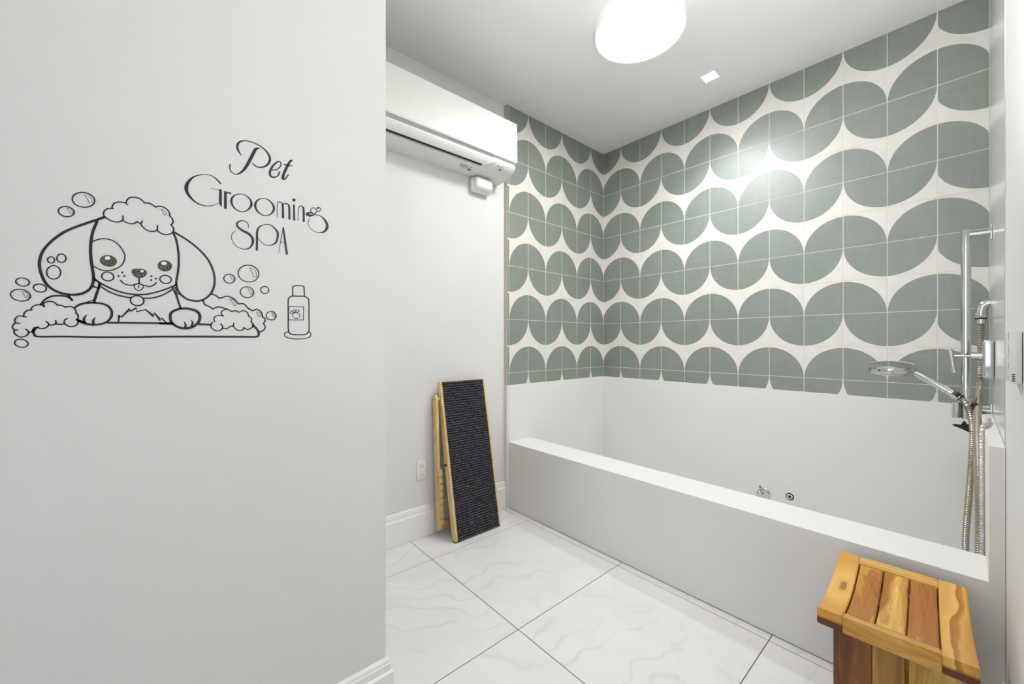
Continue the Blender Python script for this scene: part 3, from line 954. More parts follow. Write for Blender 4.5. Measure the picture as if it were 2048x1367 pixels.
for y0, y1 in ((1.292, 1.310), (1.655, 1.673)):
    lg = leg(y0, y1)
    bm = bmesh.new()
    lathe(bm, [(0.0042, y0 - 0.0012), (0.0030, y0 - 0.0012), (0.0028, y0 + 0.001)] if y0 < 1.5 else [(0.0042, y1 + 0.001), (0.003, y1)], (LX0 + 0.002, 0, LZ0 - 0.004), 'Y', 14)
    finish('pivot_bolt', bm, 'dark', lg)
    # spacer between leg and rail
    bm = bmesh.new()
    lathe(bm, [(0.012, y1), (0.012, (1.336 if y0 < 1.5 else 1.6785))], (LX0 + 0.006, 0, LZ0 - 0.004), 'Y', 18)
    finish('spacer', bm, 'pine', lg, True)
    # notched rack on the front side of the leg
    ya, yb = (y0 + 0.004, y1 + 0.010) if y0 < 1.5 else (y0 - 0.010, y1 - 0.004)
    out = [(0.014, 0.44)]
    b = 0.46
    for k in range(8):
        out += [(0.030, b), (0.030, b + 0.026), (0.0215, b + 0.028), (0.0215, b + 0.040)]
        b += 0.043
    out += [(0.030, b), (0.030, LL - 0.02), (0.014, LL - 0.01)]
    bm = bmesh.new()
    P = [Vector((LX0, 0, LZ0)) + ln * p[0] + ld * p[1] for p in out]
    A = [bm.verts.new((p.x, ya, p.z)) for p in P]
    B = [bm.verts.new((p.x, yb, p.z)) for p in P]
    bm.faces.new(A); bm.faces.new(B[::-1])
    for i in range(len(P)):
        bm.faces.new((A[i], A[(i + 1) % len(P)], B[(i + 1) % len(P)], B[i]))
    finish('notched_rack', bm, 'pine', lg)
bm = bmesh.new()
p = Vector((LX0, 0, LZ0)) + ld * (LL - 0.035)
box(bm, (p.x - 0.006, 1.309, p.z - 0.018), (p.x + 0.030, 1.656, p.z + 0.020), 0.003, 1)
finish('crossbar', bm, 'pine_warm', ramp)
bm = bmesh.new()
p = RP(0.47, 1.336, 0.026)
tube(bm, [(p.x, 1.325, p.z), (p.x, 1.337, p.z)], 0.008, 12)
finish('stop_pin', bm, 'dark', ramp, True)
bm = bmesh.new()
tube(bm, [(p.x - 0.03, 1.330, p.z + 0.008), (p.x - 0.075, 1.330, p.z + 0.012)], 0.006, 8)
finish('strut_end', bm, 'pine_warm', ramp, True)

# ---------------------------------------------------------------- teak shower stool
stool = thing('shower_stool', 'teak wood stool with a curved slatted seat in front of the tub', 'stool', (-0.136, 1.634, 0))
SX, SY, SW, SL, SH = -0.1365, 1.6355, 0.3035, 0.448, 0.4755
RZ = Matrix.Rotation(math.radians(2.6), 3, 'Z')
def SP(x, y, z):                                                   # stool space: x across, y along, z up
    v = RZ @ Vector((x, y, 0))
    return Vector((SX + v.x, SY + v.y, z))
def top(y):
    t = y / (SL / 2)
    return SH - 0.026 * (1 - t * t)
def seatpiece(name, x0, x1, y0, y1, mat, thick=0.050, drop=0.0, n=14, bev=0.0022, parent=None, ends=False, dip=None):
    bm = bmesh.new()
    rows = []
    for i in range(n + 1):
        y = y0 + (y1 - y0) * i / n
        zt = top(y) - drop
        zb = zt - thick
        if ends:
            t = min(1.0, (SL / 2 - abs(y)) / 0.016)
            zb = zt - thick + 0.006 * (1 - t) ** 1.5
        rows.append([bm.verts.new(SP(x, y, z)) for x, z in ((x0, zb), (x1, zb), (x1, zt), (x0, zt))])
    for i in range(n):
        for k in range(4):
            bm.faces.new((rows[i][k], rows[i][(k + 1) % 4], rows[i + 1][(k + 1) % 4], rows[i + 1][k]))
    bm.faces.new(rows[0]); bm.faces.new(rows[-1][::-1])
    if bev:
        bmesh.ops.recalc_face_normals(bm, faces=bm.faces)
        es = [e for e in bm.edges if e.calc_face_angle(0) > 0.9]
        bmesh.ops.bevel(bm, geom=es, offset=bev, segments=2, affect='EDGES')
    return finish(name, bm, mat, parent or stool, True, origin=SP((x0 + x1) / 2, (y0 + y1) / 2, SH))
hw, hl = SW / 2, SL / 2
bw = 0.056
seatpiece('side_board', -hw, -hw + bw, -hl, hl, 'teak_knot', ends=True)
seatpiece('side_board', hw - bw - 0.004, hw, -hl, hl, 'teak_plain', ends=True)
xi0, xi1 = -hw + bw, hw - bw - 0.004
for s in (-1, 1):
    seatpiece('end_rail', xi0 + 0.0004, xi1 - 0.0004, min(s * hl, s * (hl - 0.045)), max(s * hl, s * (hl - 0.045)), 'teak_rail', n=5, ends=True)
gap = 0.0042
sw = (xi1 - xi0 - 4 * gap) / 3
for k in range(3):
    x0 = xi0 + gap + k * (sw + gap)
    seatpiece('slat', x0, x0 + sw, -(hl - 0.0456), hl - 0.0456, 'teak_slat', thick=0.020, drop=0.0006)
for s in (-1, 1):                                                   # leg panels: two vertical boards with a gap, feet
    yo = s * (hl - 0.030)
    ya, yb = min(yo, yo - s * 0.024), max(yo, yo - s * 0.024)
    for k, (xa, xb, mt) in enumerate(((-0.119, -0.037, 'teak_leg_dark'), (-0.0365, 0.026, 'teak_leg_light'), (0.034, 0.124, 'teak_leg_light'))):
        bm = bmesh.new()
        zt = top(abs(yo)) - 0.050
        co = [(xa, ya), (xb, ya), (xb, yb), (xa, yb)]
        A = [bm.verts.new(SP(x, y, 0.001)) for x, y in co]
        B = [bm.verts.new(SP(x, y, zt)) for x, y in co]
        bm.faces.new(A); bm.faces.new(B[::-1])
        for i in range(4):
            bm.faces.new((A[i], A[(i + 1) % 4], B[(i + 1) % 4], B[i]))
        bmesh.ops.bevel(bm, geom=bm.edges[:], offset=0.002, segments=1, affect='EDGES')
        finish('leg_board', bm, mt, stool, origin=SP((xa + xb) / 2, yo, 0.2))
    bm = bmesh.new()
    ya, yb = min(yo - s * 0.0245, yo - s * 0.045), max(yo - s * 0.0245, yo - s * 0.045)
    for zz0, zz1 in ((0.36, 0.405),):
        co = [(-hw + 0.03, ya), (hw - 0.03, ya), (hw - 0.03, yb), (-hw + 0.03, yb)]
        A = [bm.verts.new(SP(x, y, zz0)) for x, y in co]
        B = [bm.verts.new(SP(x, y, zz1)) for x, y in co]
        bm.faces.new(A); bm.faces.new(B[::-1])
        for i in range(4):
            bm.faces.new((A[i], A[(i + 1) % 4], B[(i + 1) % 4], B[i]))
    finish('cleat', bm, 'teak_rail', stool, origin=SP(0, yo, 0.38))
for k, x in enumerate((-0.095, -0.032, 0.032, 0.095)):              # lower shelf slats between the leg panels
    bm = bmesh.new()
    yl = hl - 0.055
    co = [(x - 0.027, -yl), (x + 0.027, -yl), (x + 0.027, yl), (x - 0.027, yl)]
    A = [bm.verts.new(SP(a, b, 0.140)) for a, b in co]
    B = [bm.verts.new(SP(a, b, 0.158)) for a, b in co]
    bm.faces.new(A); bm.faces.new(B[::-1])
    for i in range(4):
        bm.faces.new((A[i], A[(i + 1) % 4], B[(i + 1) % 4], B[i]))
    finish('shelf_slat', bm, 'teak_light_y', stool, origin=SP(x, 0, 0.15))

# ---------------------------------------------------------------- vinyl decals on the partition wall
# strokes: thing, part, kind, closed, smooth, [(along wall, height, width) in tenths of a millimetre]
DECAL = [
('dog','foam_hat','s',0,1,[(-1024,15127,24),(-1034,15193,25),(-1009,15267,25),(-957,15315,25),(-885,15329,26)]),
('dog','foam_hat','s',0,1,[(-902,15335,26),(-888,15412,26),(-846,15471,26),(-776,15502,26),(-705,15503,25),(-647,15472,26)]),
('dog','foam_hat','s',0,1,[(-676,15510,25),(-655,15585,27),(-611,15641,26),(-546,15666,27),(-465,15661,28),(-405,15624,26),(-360,15573,26)]),
('dog','foam_hat','s',0,1,[(-360,15573,26),(-308,15590,28),(-232,15566,27),(-178,15522,28)]),
('dog','foam_hat','s',0,1,[(-178,15522,28),(-108,15560,28),(-22,15546,28),(41,15497,28),(73,15430,28),(73,15372,28)]),
('dog','foam_hat','s',0,1,[(73,15372,28),(121,15313,28),(137,15253,30),(129,15198,28),(101,15156,28)]),
('dog','foam_hat','s',0,1,[(101,15156,28),(137,15105,30),(149,15054,30),(145,15011,30)]),
('dog','foam_hat','s',0,1,[(145,15011,30),(113,14957,28),(41,14912,28),(-30,14905,28),(-100,14934,28),(-147,14983,28)]),
('dog','foam_hat','s',0,1,[(-142,15093,28),(-143,15030,28),(-155,14981,27),(-201,14947,28),(-270,14934,28),(-345,14961,25),(-405,15022,26),(-435,15087,26)]),
('dog','foam_hat','s',0,1,[(-405,15149,26),(-420,15100,25),(-457,15093,26),(-494,15116,26)]),
('dog','foam_hat','s',0,1,[(-494,15116,26),(-531,15073,25),(-589,15049,26),(-662,15057,25),(-730,15099,26)]),
('dog','foam_hat','s',0,1,[(-726,15199,25),(-723,15140,25),(-737,15097,25),(-790,15049,25),(-860,15038,25),(-937,15062,25),(-985,15096,25),(-1019,15123,25)]),
('dog','foam_hat','s',0,1,[(-77,15492,8),(-38,15490,8),(2,15446,8),(18,15381,8)]),
('dog','foam_hat','s',0,1,[(18,15376,8),(-30,15366,8)]),
('dog','foam_hat','s',0,1,[(-30,15371,8),(-46,15436,8),(-77,15492,8)]),
('dog','ear','s',0,1,[(-1019,15111,51),(-1131,15032,47),(-1297,14918,48),(-1479,14788,45),(-1636,14650,47),(-1789,14454,44),(-1899,14253,42),(-1949,14064,45),(-1957,13912,45),(-1929,13734,47),(-1870,13558,47),(-1779,13444,45),(-1667,13377,47),(-1511,13350,45),(-1362,13386,51),(-1253,13482,47),(-1198,13623,47),(-1187,13785,51),(-1204,13943,51),(-1226,14181,51),(-1229,14452,51),(-1198,14746,47),(-1131,14999,47)]),
('dog','ear_spot','s',1,1,[(-1752,14051,20),(-1760,14022,21),(-1775,14000,21),(-1795,13989,21),(-1816,13991,22),(-1833,14005,21),(-1844,14029,21),(-1846,14058,22),(-1839,14086,21),(-1824,14108,21),(-1804,14119,21),(-1783,14118,22),(-1765,14104,20),(-1754,14080,20)]),
('dog','ear_spot','s',1,1,[(-1591,14105,22),(-1601,14066,21),(-1622,14036,21),(-1649,14021,22),(-1677,14023,22),(-1701,14042,21),(-1715,14075,22),(-1718,14114,21),(-1708,14153,22),(-1688,14183,22),(-1661,14198,21),(-1633,14197,22),(-1609,14177,21),(-1594,14145,22)]),
('dog','ear_spot','s',1,1,[(-1668,13789,22),(-1683,13728,21),(-1715,13682,22),(-1756,13658,21),(-1798,13663,21),(-1833,13694,21),(-1855,13746,22),(-1859,13807,21),(-1844,13867,21),(-1813,13914,21),(-1773,13938,22),(-1730,13934,21),(-1694,13904,22),(-1672,13852,22)]),
('dog','eye_patch','s',0,1,[(-1198,14537,22),(-1120,14598,22),(-1019,14629,23),(-904,14619,23),(-788,14523,23),(-711,14369,23),(-695,14272,24),(-729,14117,23),(-823,13998,23),(-962,13927,23),(-1075,13935,22),(-1187,14001,23)]),
('dog','eye','f',1,1,[(-823,14141,0),(-842,14086,0),(-883,14044,0),(-940,14023,0),(-999,14027,0),(-1049,14056,0),(-1081,14102,0),(-1089,14158,0),(-1071,14213,0),(-1030,14255,0),(-975,14276,0),(-915,14273,0),(-864,14245,0),(-831,14198,0)]),
('dog','eye_glint','g',1,1,[(-927,14214,0),(-931,14195,0),(-943,14179,0),(-961,14168,0),(-980,14166,0),(-998,14171,0),(-1010,14184,0),(-1014,14201,0),(-1010,14220,0),(-998,14236,0),(-980,14247,0),(-961,14249,0),(-943,14244,0),(-931,14231,0)]),
('dog','eye','f',1,1,[(118,14148,0),(99,14090,0),(58,14045,0),(3,14023,0),(-54,14027,0),(-103,14056,0),(-134,14105,0),(-140,14163,0),(-122,14220,0),(-82,14265,0),(-27,14288,0),(30,14285,0),(80,14256,0),(112,14207,0)]),
('dog','eye_glint','g',1,1,[(24,14220,0),(19,14201,0),(5,14185,0),(-15,14174,0),(-38,14171,0),(-58,14176,0),(-72,14189,0),(-77,14206,0),(-72,14225,0),(-58,14241,0),(-38,14252,0),(-15,14255,0),(5,14250,0),(19,14237,0)]),
('dog','nose','f',1,1,[(-586,13962,0),(-563,14014,0),(-490,14030,0),(-396,14035,0),(-332,13992,0),(-332,13919,0),(-385,13848,0),(-459,13818,0),(-532,13846,0),(-578,13905,0)]),
('dog','nose_glint','g',1,1,[(-377,13986,0),(-380,13973,0),(-389,13962,0),(-401,13955,0),(-415,13954,0),(-428,13958,0),(-437,13967,0),(-440,13979,0),(-437,13992,0),(-428,14003,0),(-415,14010,0),(-401,14012,0),(-389,14008,0),(-380,13998,0)]),
('dog','cheek','s',1,1,[(-874,13790,24),(-887,13749,25),(-917,13717,24),(-957,13702,24),(-999,13706,24),(-1035,13729,25),(-1057,13765,23),(-1063,13807,24),(-1049,13848,23),(-1020,13880,24),(-981,13895,24),(-938,13892,23),(-902,13870,25),(-879,13833,24)]),
('dog','cheek','s',1,1,[(104,13826,27),(89,13785,27),(57,13753,27),(14,13738,27),(-31,13742,27),(-70,13765,27),(-94,13800,26),(-100,13843,27),(-86,13884,27),(-54,13915,27),(-12,13931,27),(34,13927,27),(73,13905,27),(98,13869,27)]),
('dog','whisker_dots','f',1,1,[(-719,13918,0),(-721,13908,0),(-726,13900,0),(-732,13896,0),(-740,13895,0),(-747,13898,0),(-752,13905,0),(-753,13914,0),(-752,13923,0),(-747,13931,0),(-740,13936,0),(-732,13937,0),(-726,13934,0),(-721,13927,0)]),
('dog','whisker_dots','f',1,1,[(-779,13831,0),(-781,13821,0),(-786,13813,0),(-793,13809,0),(-800,13808,0),(-807,13811,0),(-812,13818,0),(-813,13827,0),(-812,13836,0),(-807,13844,0),(-800,13849,0),(-793,13850,0),(-786,13846,0),(-781,13840,0)]),
('dog','whisker_dots','f',1,1,[(-687,13841,0),(-688,13831,0),(-693,13824,0),(-700,13819,0),(-708,13818,0),(-715,13821,0),(-719,13828,0),(-721,13837,0),(-719,13846,0),(-715,13854,0),(-708,13859,0),(-700,13860,0),(-693,13857,0),(-688,13850,0)]),
('dog','whisker_dots','f',1,1,[(-230,13887,0),(-232,13877,0),(-237,13869,0),(-244,13864,0),(-252,13863,0),(-260,13866,0),(-265,13873,0),(-267,13883,0),(-265,13892,0),(-260,13900,0),(-252,13905,0),(-244,13906,0),(-237,13903,0),(-232,13896,0)]),
('dog','whisker_dots','f',1,1,[(-233,13798,0),(-235,13789,0),(-240,13781,0),(-247,13776,0),(-256,13775,0),(-263,13778,0),(-268,13785,0),(-270,13795,0),(-268,13804,0),(-263,13813,0),(-256,13817,0),(-247,13818,0),(-240,13815,0),(-235,13808,0)]),
('dog','whisker_dots','f',1,1,[(-154,13836,0),(-155,13826,0),(-161,13818,0),(-168,13813,0),(-176,13812,0),(-184,13816,0),(-189,13823,0),(-191,13832,0),(-189,13842,0),(-184,13850,0),(-176,13855,0),(-168,13856,0),(-161,13853,0),(-155,13845,0)]),
('dog','mouth','s',0,1,[(-459,13818,26),(-459,13689,27)]),
('dog','mouth','s',0,1,[(-766,13736,24),(-716,13671,24),(-635,13640,24),(-553,13651,26),(-469,13688,25),(-385,13660,25),(-289,13640,25),(-214,13676,27),(-165,13739,26)]),
('dog','tongue','s',0,1,[(-542,13652,18),(-537,13595,18),(-506,13541,19),(-464,13530,18),(-417,13556,20),(-387,13623,18),(-387,13660,19)]),
('dog','tongue','s',0,1,[(-462,13653,19),(-469,13587,18)]),
('dog','chin','s',0,1,[(-1184,13741,30),(-1099,13654,32),(-954,13558,34),(-806,13487,34),(-655,13443,34),(-490,13435,34),(-343,13453,34),(-181,13510,34),(-15,13591,34),(131,13679,37),(200,13738,36)]),
('dog','collar','s',0,1,[(-1070,13561,29),(-954,13467,29),(-806,13396,31),(-655,13361,31),(-594,13355,29)]),
('dog','collar','s',0,1,[(-380,13356,31),(-235,13374,31),(-104,13428,33),(7,13503,31),(108,13594,33)]),
('dog','collar','s',0,1,[(-1170,13688,23),(-1127,13679,22),(-1104,13613,23),(-1118,13529,23),(-1194,13570,23)]),
('dog','collar_tag','s',1,1,[(-380,13280,29),(-396,13231,28),(-432,13195,29),(-479,13179,29),(-528,13185,26),(-571,13213,28),(-597,13257,28),(-603,13307,26),(-587,13355,26),(-553,13391,28),(-506,13408,28),(-456,13403,28),(-413,13375,28),(-386,13331,29)]),
('dog','ear','s',0,1,[(146,14960,43),(200,14793,43),(234,14532,43),(243,14289,44),(226,14020,43),(200,13840,44),(200,13707,44),(226,13598,43),(285,13492,47),(406,13389,44),(564,13359,45),(708,13399,44),(854,13548,47),(928,13752,47),(941,13962,45),(900,14190,45),(799,14432,47),(618,14658,44),(406,14839,44),(166,14986,45)]),
('dog','leg','s',0,1,[(-1087,13618,46),(-1120,13486,43),(-1154,13338,46),(-1181,13208,43)]),
('dog','leg','s',0,1,[(-1198,13551,18),(-1109,13519,19)]),
('dog','leg','s',0,1,[(-1187,13263,19),(-1297,13200,19)]),
('dog','leg','s',0,1,[(133,13634,40),(200,13463,40),(243,13288,40),(282,13146,40)]),
('dog','leg','s',0,1,[(150,13658,21),(183,13639,22),(209,13519,21),(260,13501,21)]),
('dog','paw','s',0,1,[(-1460,13083,39),(-1398,13144,41),(-1301,13186,44),(-1182,13201,41),(-1051,13187,41),(-959,13134,44),(-907,13027,44),(-913,12909,44),(-969,12804,43),(-1061,12742,41),(-1182,12717,41),(-1301,12735,44),(-1379,12775,44),(-1427,12823,44)]),
('dog','paw','s',0,1,[(-1286,12936,9),(-1325,12863,38),(-1330,12777,38)]),
('dog','paw','s',0,1,[(-1157,12884,9),(-1192,12810,38),(-1187,12738,38)]),
('dog','paw2','s',1,1,[(251,13144,56),(116,13060,56),(86,12948,56),(108,12817,56),(217,12710,58),(371,12673,59),(529,12729,58),(627,12857,58),(644,12995,62),(582,13106,62),(441,13155,58),(354,13161,56)]),
('dog','paw2','s',0,1,[(345,12836,12),(371,12758,41),(363,12702,45)]),
('dog','paw2','s',0,1,[(476,12886,12),(507,12807,41),(485,12728,47)]),
('dog','chest_fur','s',0,0,[(-798,12796,23),(-787,12945,23),(-751,12902,24),(-616,13094,23),(-601,13044,26),(-507,13124,25),(-496,13040,26),(-351,13096,25),(-214,12949,26),(-198,13024,26),(-91,12860,26),(-63,12905,26),(8,12807,26)]),
('dog','bath_tub','s',0,1,[(-1403,12804,38),(-1306,12764,36)]),
('dog','bath_tub','s',0,1,[(-965,12770,42),(127,12792,45)]),
('dog','bath_tub','s',0,1,[(-98,12779,45),(127,12779,47)]),
('dog','bath_tub','s',0,1,[(626,12785,49),(862,12778,47)]),
('dog','bath_tub','s',0,1,[(-2019,12633,36),(-2045,12565,36),(-2024,12498,38),(-1975,12452,36),(-1593,12456,38),(-903,12447,41),(-98,12469,45)]),
('dog','bath_tub','s',0,1,[(-98,12469,45),(639,12476,49),(1456,12480,52),(1839,12483,52),(1893,12530,56),(1893,12601,54),(1854,12689,52),(1764,12794,54)]),
('dog','left_foam','s',0,1,[(-1890,13079,23),(-1903,13126,23),(-1872,13169,23),(-1809,13190,25),(-1754,13170,23),(-1709,13111,25)]),
('dog','left_foam','s',0,1,[(-1709,13118,25),(-1653,13114,23),(-1597,13076,25)]),
('dog','left_foam','s',0,1,[(-1597,13083,25),(-1532,13096,25),(-1475,13068,25),(-1446,12999,23),(-1446,12964,25)]),
('dog','left_foam','s',0,1,[(-1446,12964,25),(-1417,12916,25),(-1417,12859,25),(-1441,12823,25)]),
('dog','left_foam','s',0,1,[(-1441,12823,25),(-1417,12774,25),(-1432,12717,26),(-1484,12673,25),(-1541,12671,23),(-1597,12712,25),(-1616,12767,23),(-1602,12817,25),(-1574,12836,25)]),
('dog','left_foam','s',0,1,[(-1616,12725,23),(-1681,12710,25),(-1736,12729,25)]),
('dog','left_foam','s',0,1,[(-1736,12791,25),(-1731,12729,23),(-1773,12700,25),(-1827,12698,23)]),
('dog','left_foam','s',0,1,[(-1867,12770,23),(-1836,12726,25),(-1836,12684,23),(-1872,12636,25),(-1934,12614,25),(-1983,12646,23)]),
('dog','left_foam','s',0,1,[(-1983,12646,36),(-2013,12612,33),(-2031,12564,36),(-2040,12551,38)]),
('dog','left_foam','s',0,1,[(-2040,12551,25),(-2100,12536,22)]),
('dog','left_foam','s',0,1,[(-2135,12605,23),(-2100,12543,22),(-2118,12489,23),(-2160,12448,22),(-2212,12444,23),(-2262,12480,22),(-2287,12533,22),(-2279,12580,22),(-2245,12580,22)]),
('dog','left_foam','s',0,1,[(-2283,12579,22),(-2308,12625,22),(-2300,12678,23),(-2271,12719,23),(-2216,12718,23)]),
('dog','left_foam','s',0,1,[(-2266,12719,22),(-2279,12772,23),(-2266,12825,22),(-2220,12867,22),(-2135,12850,23)]),
('dog','left_foam','s',0,1,[(-2169,12862,22),(-2152,12937,25),(-2109,12986,25),(-2053,12995,23)]),
('dog','left_foam','s',0,1,[(-2074,12994,22),(-2048,13063,22),(-1987,13107,23),(-1925,13104,22),(-1890,13070,25)]),
('dog','tail','s',0,1,[(-1939,13110,34),(-1890,13209,34),(-1800,13291,36),(-1681,13318,36),(-1588,13307,36),(-1522,13263,36),(-1503,13229,36)]),
('dog','tail','s',0,1,[(-1560,13330,38),(-1532,13290,30),(-1503,13236,9)]),
('dog','right_foam','s',0,1,[(882,13562,31),(965,13522,32),(1041,13457,31)]),
('dog','right_foam','s',0,1,[(1041,13457,31),(1194,13520,31),(1330,13478,32),(1449,13338,32)]),
('dog','right_foam','s',0,1,[(1449,13347,31),(1569,13345,32),(1671,13222,32)]),
('dog','right_foam','s',0,1,[(1671,13230,34),(1753,13178,35)]),
('dog','right_foam','s',0,1,[(1753,13178,35),(1858,13220,32),(1963,13139,35),(1984,13028,35)]),
('dog','right_foam','s',0,1,[(1984,13028,35),(2049,12956,34),(2016,12842,34)]),
('dog','right_foam','s',0,1,[(2006,12842,32),(2049,12756,34),(2006,12655,32),(1910,12616,34)]),
('dog','right_foam','s',0,1,[(704,13387,31),(744,13275,31)]),
('dog','right_foam','s',0,1,[(744,13275,31),(835,13234,30),(900,13180,31)]),
('dog','right_foam','s',0,1,[(900,13180,31),(1022,13238,31),(1194,13196,31)]),
('dog','right_foam','s',0,1,[(1117,13003,27),(1075,13084,27),(1117,13156,26),(1213,13185,27),(1300,13130,28)]),
('dog','right_foam','s',0,1,[(1300,13135,28),(1389,13159,28),(1445,13121,27)]),
('dog','right_foam','s',0,1,[(1445,13121,27),(1549,13167,28),(1640,13123,28),(1667,13027,28)]),
('dog','right_foam','s',0,1,[(1667,13039,28),(1733,12968,28),(1722,12882,30)]),
('dog','right_foam','s',0,1,[(1722,12882,30),(1778,12811,31),(1753,12736,30)]),
('dog','right_foam','s',0,1,[(1753,12736,30),(1650,12673,31),(1559,12719,28)]),
('dog','right_foam','s',0,1,[(1559,12719,28),(1529,12658,28),(1429,12649,28),(1340,12738,27),(1340,12834,27)]),
('dog','right_foam','s',0,1,[(1330,12750,28),(1271,12748,28),(1194,12687,27),(1098,12697,27)]),
('dog','right_foam','s',0,1,[(1069,12802,28),(1107,12732,28),(1069,12649,28),(984,12624,27),(891,12680,26),(863,12772,26),(900,12843,27)]),
('dog','right_foam','s',0,1,[(947,12856,26),(928,12937,27),(984,13009,26),(1117,13015,27)]),
('dog','right_foam','s',0,1,[(1252,13444,10),(1330,13442,10),(1389,13315,10),(1346,13300,10),(1310,13381,10),(1252,13444,10)]),
('dog','right_foam','s',0,1,[(1858,13159,11),(1921,13125,11),(1931,13031,11),(1889,13036,11),(1858,13159,11)]),
('bubble0','ring','s',1,1,[(-1170,15423,23),(-1194,15352,24),(-1246,15294,24),(-1315,15262,23),(-1388,15260,22),(-1451,15290,23),(-1490,15345,23),(-1500,15413,22),(-1478,15483,24),(-1427,15540,22),(-1359,15574,23),(-1286,15577,24),(-1222,15549,24),(-1180,15494,23)]),
('bubble0','glint','s',1,0,[(-1321,15537,7),(-1253,15526,7),(-1210,15464,7),(-1210,15384,7),(-1253,15366,7),(-1274,15441,7)]),
('bubble1','ring','s',1,1,[(-1472,15110,22),(-1488,15063,22),(-1523,15026,23),(-1571,15005,24),(-1621,15005,23),(-1664,15026,23),(-1691,15063,23),(-1698,15109,23),(-1683,15155,22),(-1648,15193,23),(-1601,15214,23),(-1551,15215,23),(-1508,15194,23),(-1479,15157,23)]),
('bubble1','glint','s',1,0,[(-1575,15189,7),(-1529,15181,7),(-1499,15139,7),(-1499,15086,7),(-1529,15074,7),(-1543,15124,7)]),
('bubble2','ring','s',1,1,[(-2092,13545,22),(-2104,13511,22),(-2131,13485,22),(-2167,13474,22),(-2205,13479,20),(-2238,13499,20),(-2260,13530,22),(-2265,13566,20),(-2253,13600,20),(-2227,13625,20),(-2191,13637,20),(-2153,13632,22),(-2119,13613,21),(-2098,13581,22)]),
('bubble3','ring','s',1,1,[(-2078,13267,22),(-2095,13218,20),(-2135,13182,20),(-2189,13167,22),(-2245,13176,20),(-2294,13206,20),(-2325,13252,20),(-2333,13304,20),(-2316,13352,20),(-2278,13388,20),(-2225,13404,20),(-2168,13396,20),(-2119,13366,22),(-2086,13320,20)]),
('bubble3','glint','s',1,0,[(-2194,13371,6),(-2142,13356,6),(-2108,13305,6),(-2108,13246,6),(-2142,13238,6),(-2158,13295,6)]),
('bubble4','ring','s',1,1,[(-1865,13442,22),(-1877,13408,22),(-1903,13383,20),(-1940,13372,22),(-1978,13377,22),(-2011,13397,22),(-2032,13428,20),(-2038,13464,22),(-2026,13498,23),(-2000,13523,23),(-1964,13534,22),(-1925,13529,20),(-1892,13510,23),(-1870,13478,22)]),
('bubble5','ring','s',1,1,[(-2109,12295,22),(-2121,12262,22),(-2148,12240,22),(-2184,12232,22),(-2222,12241,20),(-2255,12264,20),(-2276,12297,20),(-2282,12334,22),(-2270,12366,20),(-2244,12389,22),(-2208,12397,20),(-2170,12389,22),(-2136,12366,21),(-2115,12332,22)]),
('bubble6','ring','s',1,1,[(1368,13975,25),(1350,13925,25),(1313,13886,23),(1263,13867,23),(1210,13871,25),(1166,13897,25),(1138,13940,25),(1132,13991,25),(1150,14041,23),(1187,14079,22),(1236,14099,25),(1289,14096,23),(1334,14071,23),(1362,14027,25)]),
('bubble6','glint','s',1,0,[(1261,14069,9),(1309,14054,9),(1340,14005,9),(1340,13946,9),(1309,13937,9),(1295,13994,9)]),
('bubble7','ring','s',1,1,[(1899,14152,26),(1864,14055,25),(1790,13980,25),(1692,13942,25),(1590,13949,25),(1504,13998,25),(1451,14079,25),(1440,14177,25),(1473,14272,25),(1544,14347,25),(1641,14386,25),(1743,14382,25),(1831,14334,26),(1887,14252,26)]),
('bubble7','glint','s',1,0,[(1689,14329,9),(1783,14302,9),(1844,14208,10),(1844,14094,9),(1783,14076,9),(1755,14186,9)]),
('bubble8','ring','s',1,1,[(1782,13652,25),(1760,13590,25),(1712,13544,25),(1649,13521,25),(1583,13527,26),(1528,13560,25),(1493,13614,25),(1486,13677,25),(1508,13737,25),(1554,13784,25),(1616,13807,25),(1682,13802,25),(1739,13770,25),(1774,13716,27)]),
('bubble8','glint','s',1,0,[(1648,13769,9),(1708,13750,9),(1747,13688,9),(1747,13616,9),(1708,13606,9),(1690,13676,9)]),
('bubble9','ring','s',1,1,[(2133,13751,27),(2119,13710,25),(2088,13678,26),(2047,13663,27),(2005,13667,27),(1969,13688,27),(1947,13723,26),(1943,13765,25),(1957,13806,27),(1987,13837,27),(2027,13853,27),(2070,13850,27),(2106,13828,26),(2129,13793,25)]),
('bubble10','ring','s',1,1,[(2309,13049,27),(2291,13000,27),(2253,12964,27),(2203,12948,27),(2150,12954,27),(2106,12982,27),(2078,13026,27),(2073,13077,25),(2090,13125,26),(2127,13162,27),(2177,13178,26),(2230,13173,27),(2275,13145,27),(2303,13101,28)]),
('bubble10','glint','s',1,0,[(2202,13147,10),(2250,13130,10),(2281,13079,10),(2281,13021,10),(2250,13013,9),(2236,13071,10)]),
('bottle','cap','s',0,1,[(2722,13652,33),(2722,13869,32),(2763,13936,31),(2967,13955,32),(3015,13895,33),(3022,13667,32)]),
('bottle','body','s',1,1,[(2695,13642,34),(2629,13581,34),(2606,13487,33),(2609,13078,34),(2612,12669,35),(2662,12576,34),(2729,12551,34),(2881,12549,34),(3036,12555,35),(3124,12621,35),(3148,12717,34),(3145,13139,34),(3141,13523,35),(3099,13623,34),(3002,13658,35),(2847,13650,34)]),
('bottle','product_label','s',1,0,[(2622,13346,19),(3002,13353,19),(2995,12973,20),(2612,12966,19)]),
('bottle','product_label','s',1,1,[(2901,13083,17),(2887,13048,17),(2857,13023,18),(2817,13011,17),(2776,13016,17),(2740,13036,17),(2718,13068,18),(2713,13104,17),(2727,13139,17),(2756,13165,18),(2796,13176,17),(2837,13172,17),(2873,13152,17),(2896,13120,17)]),
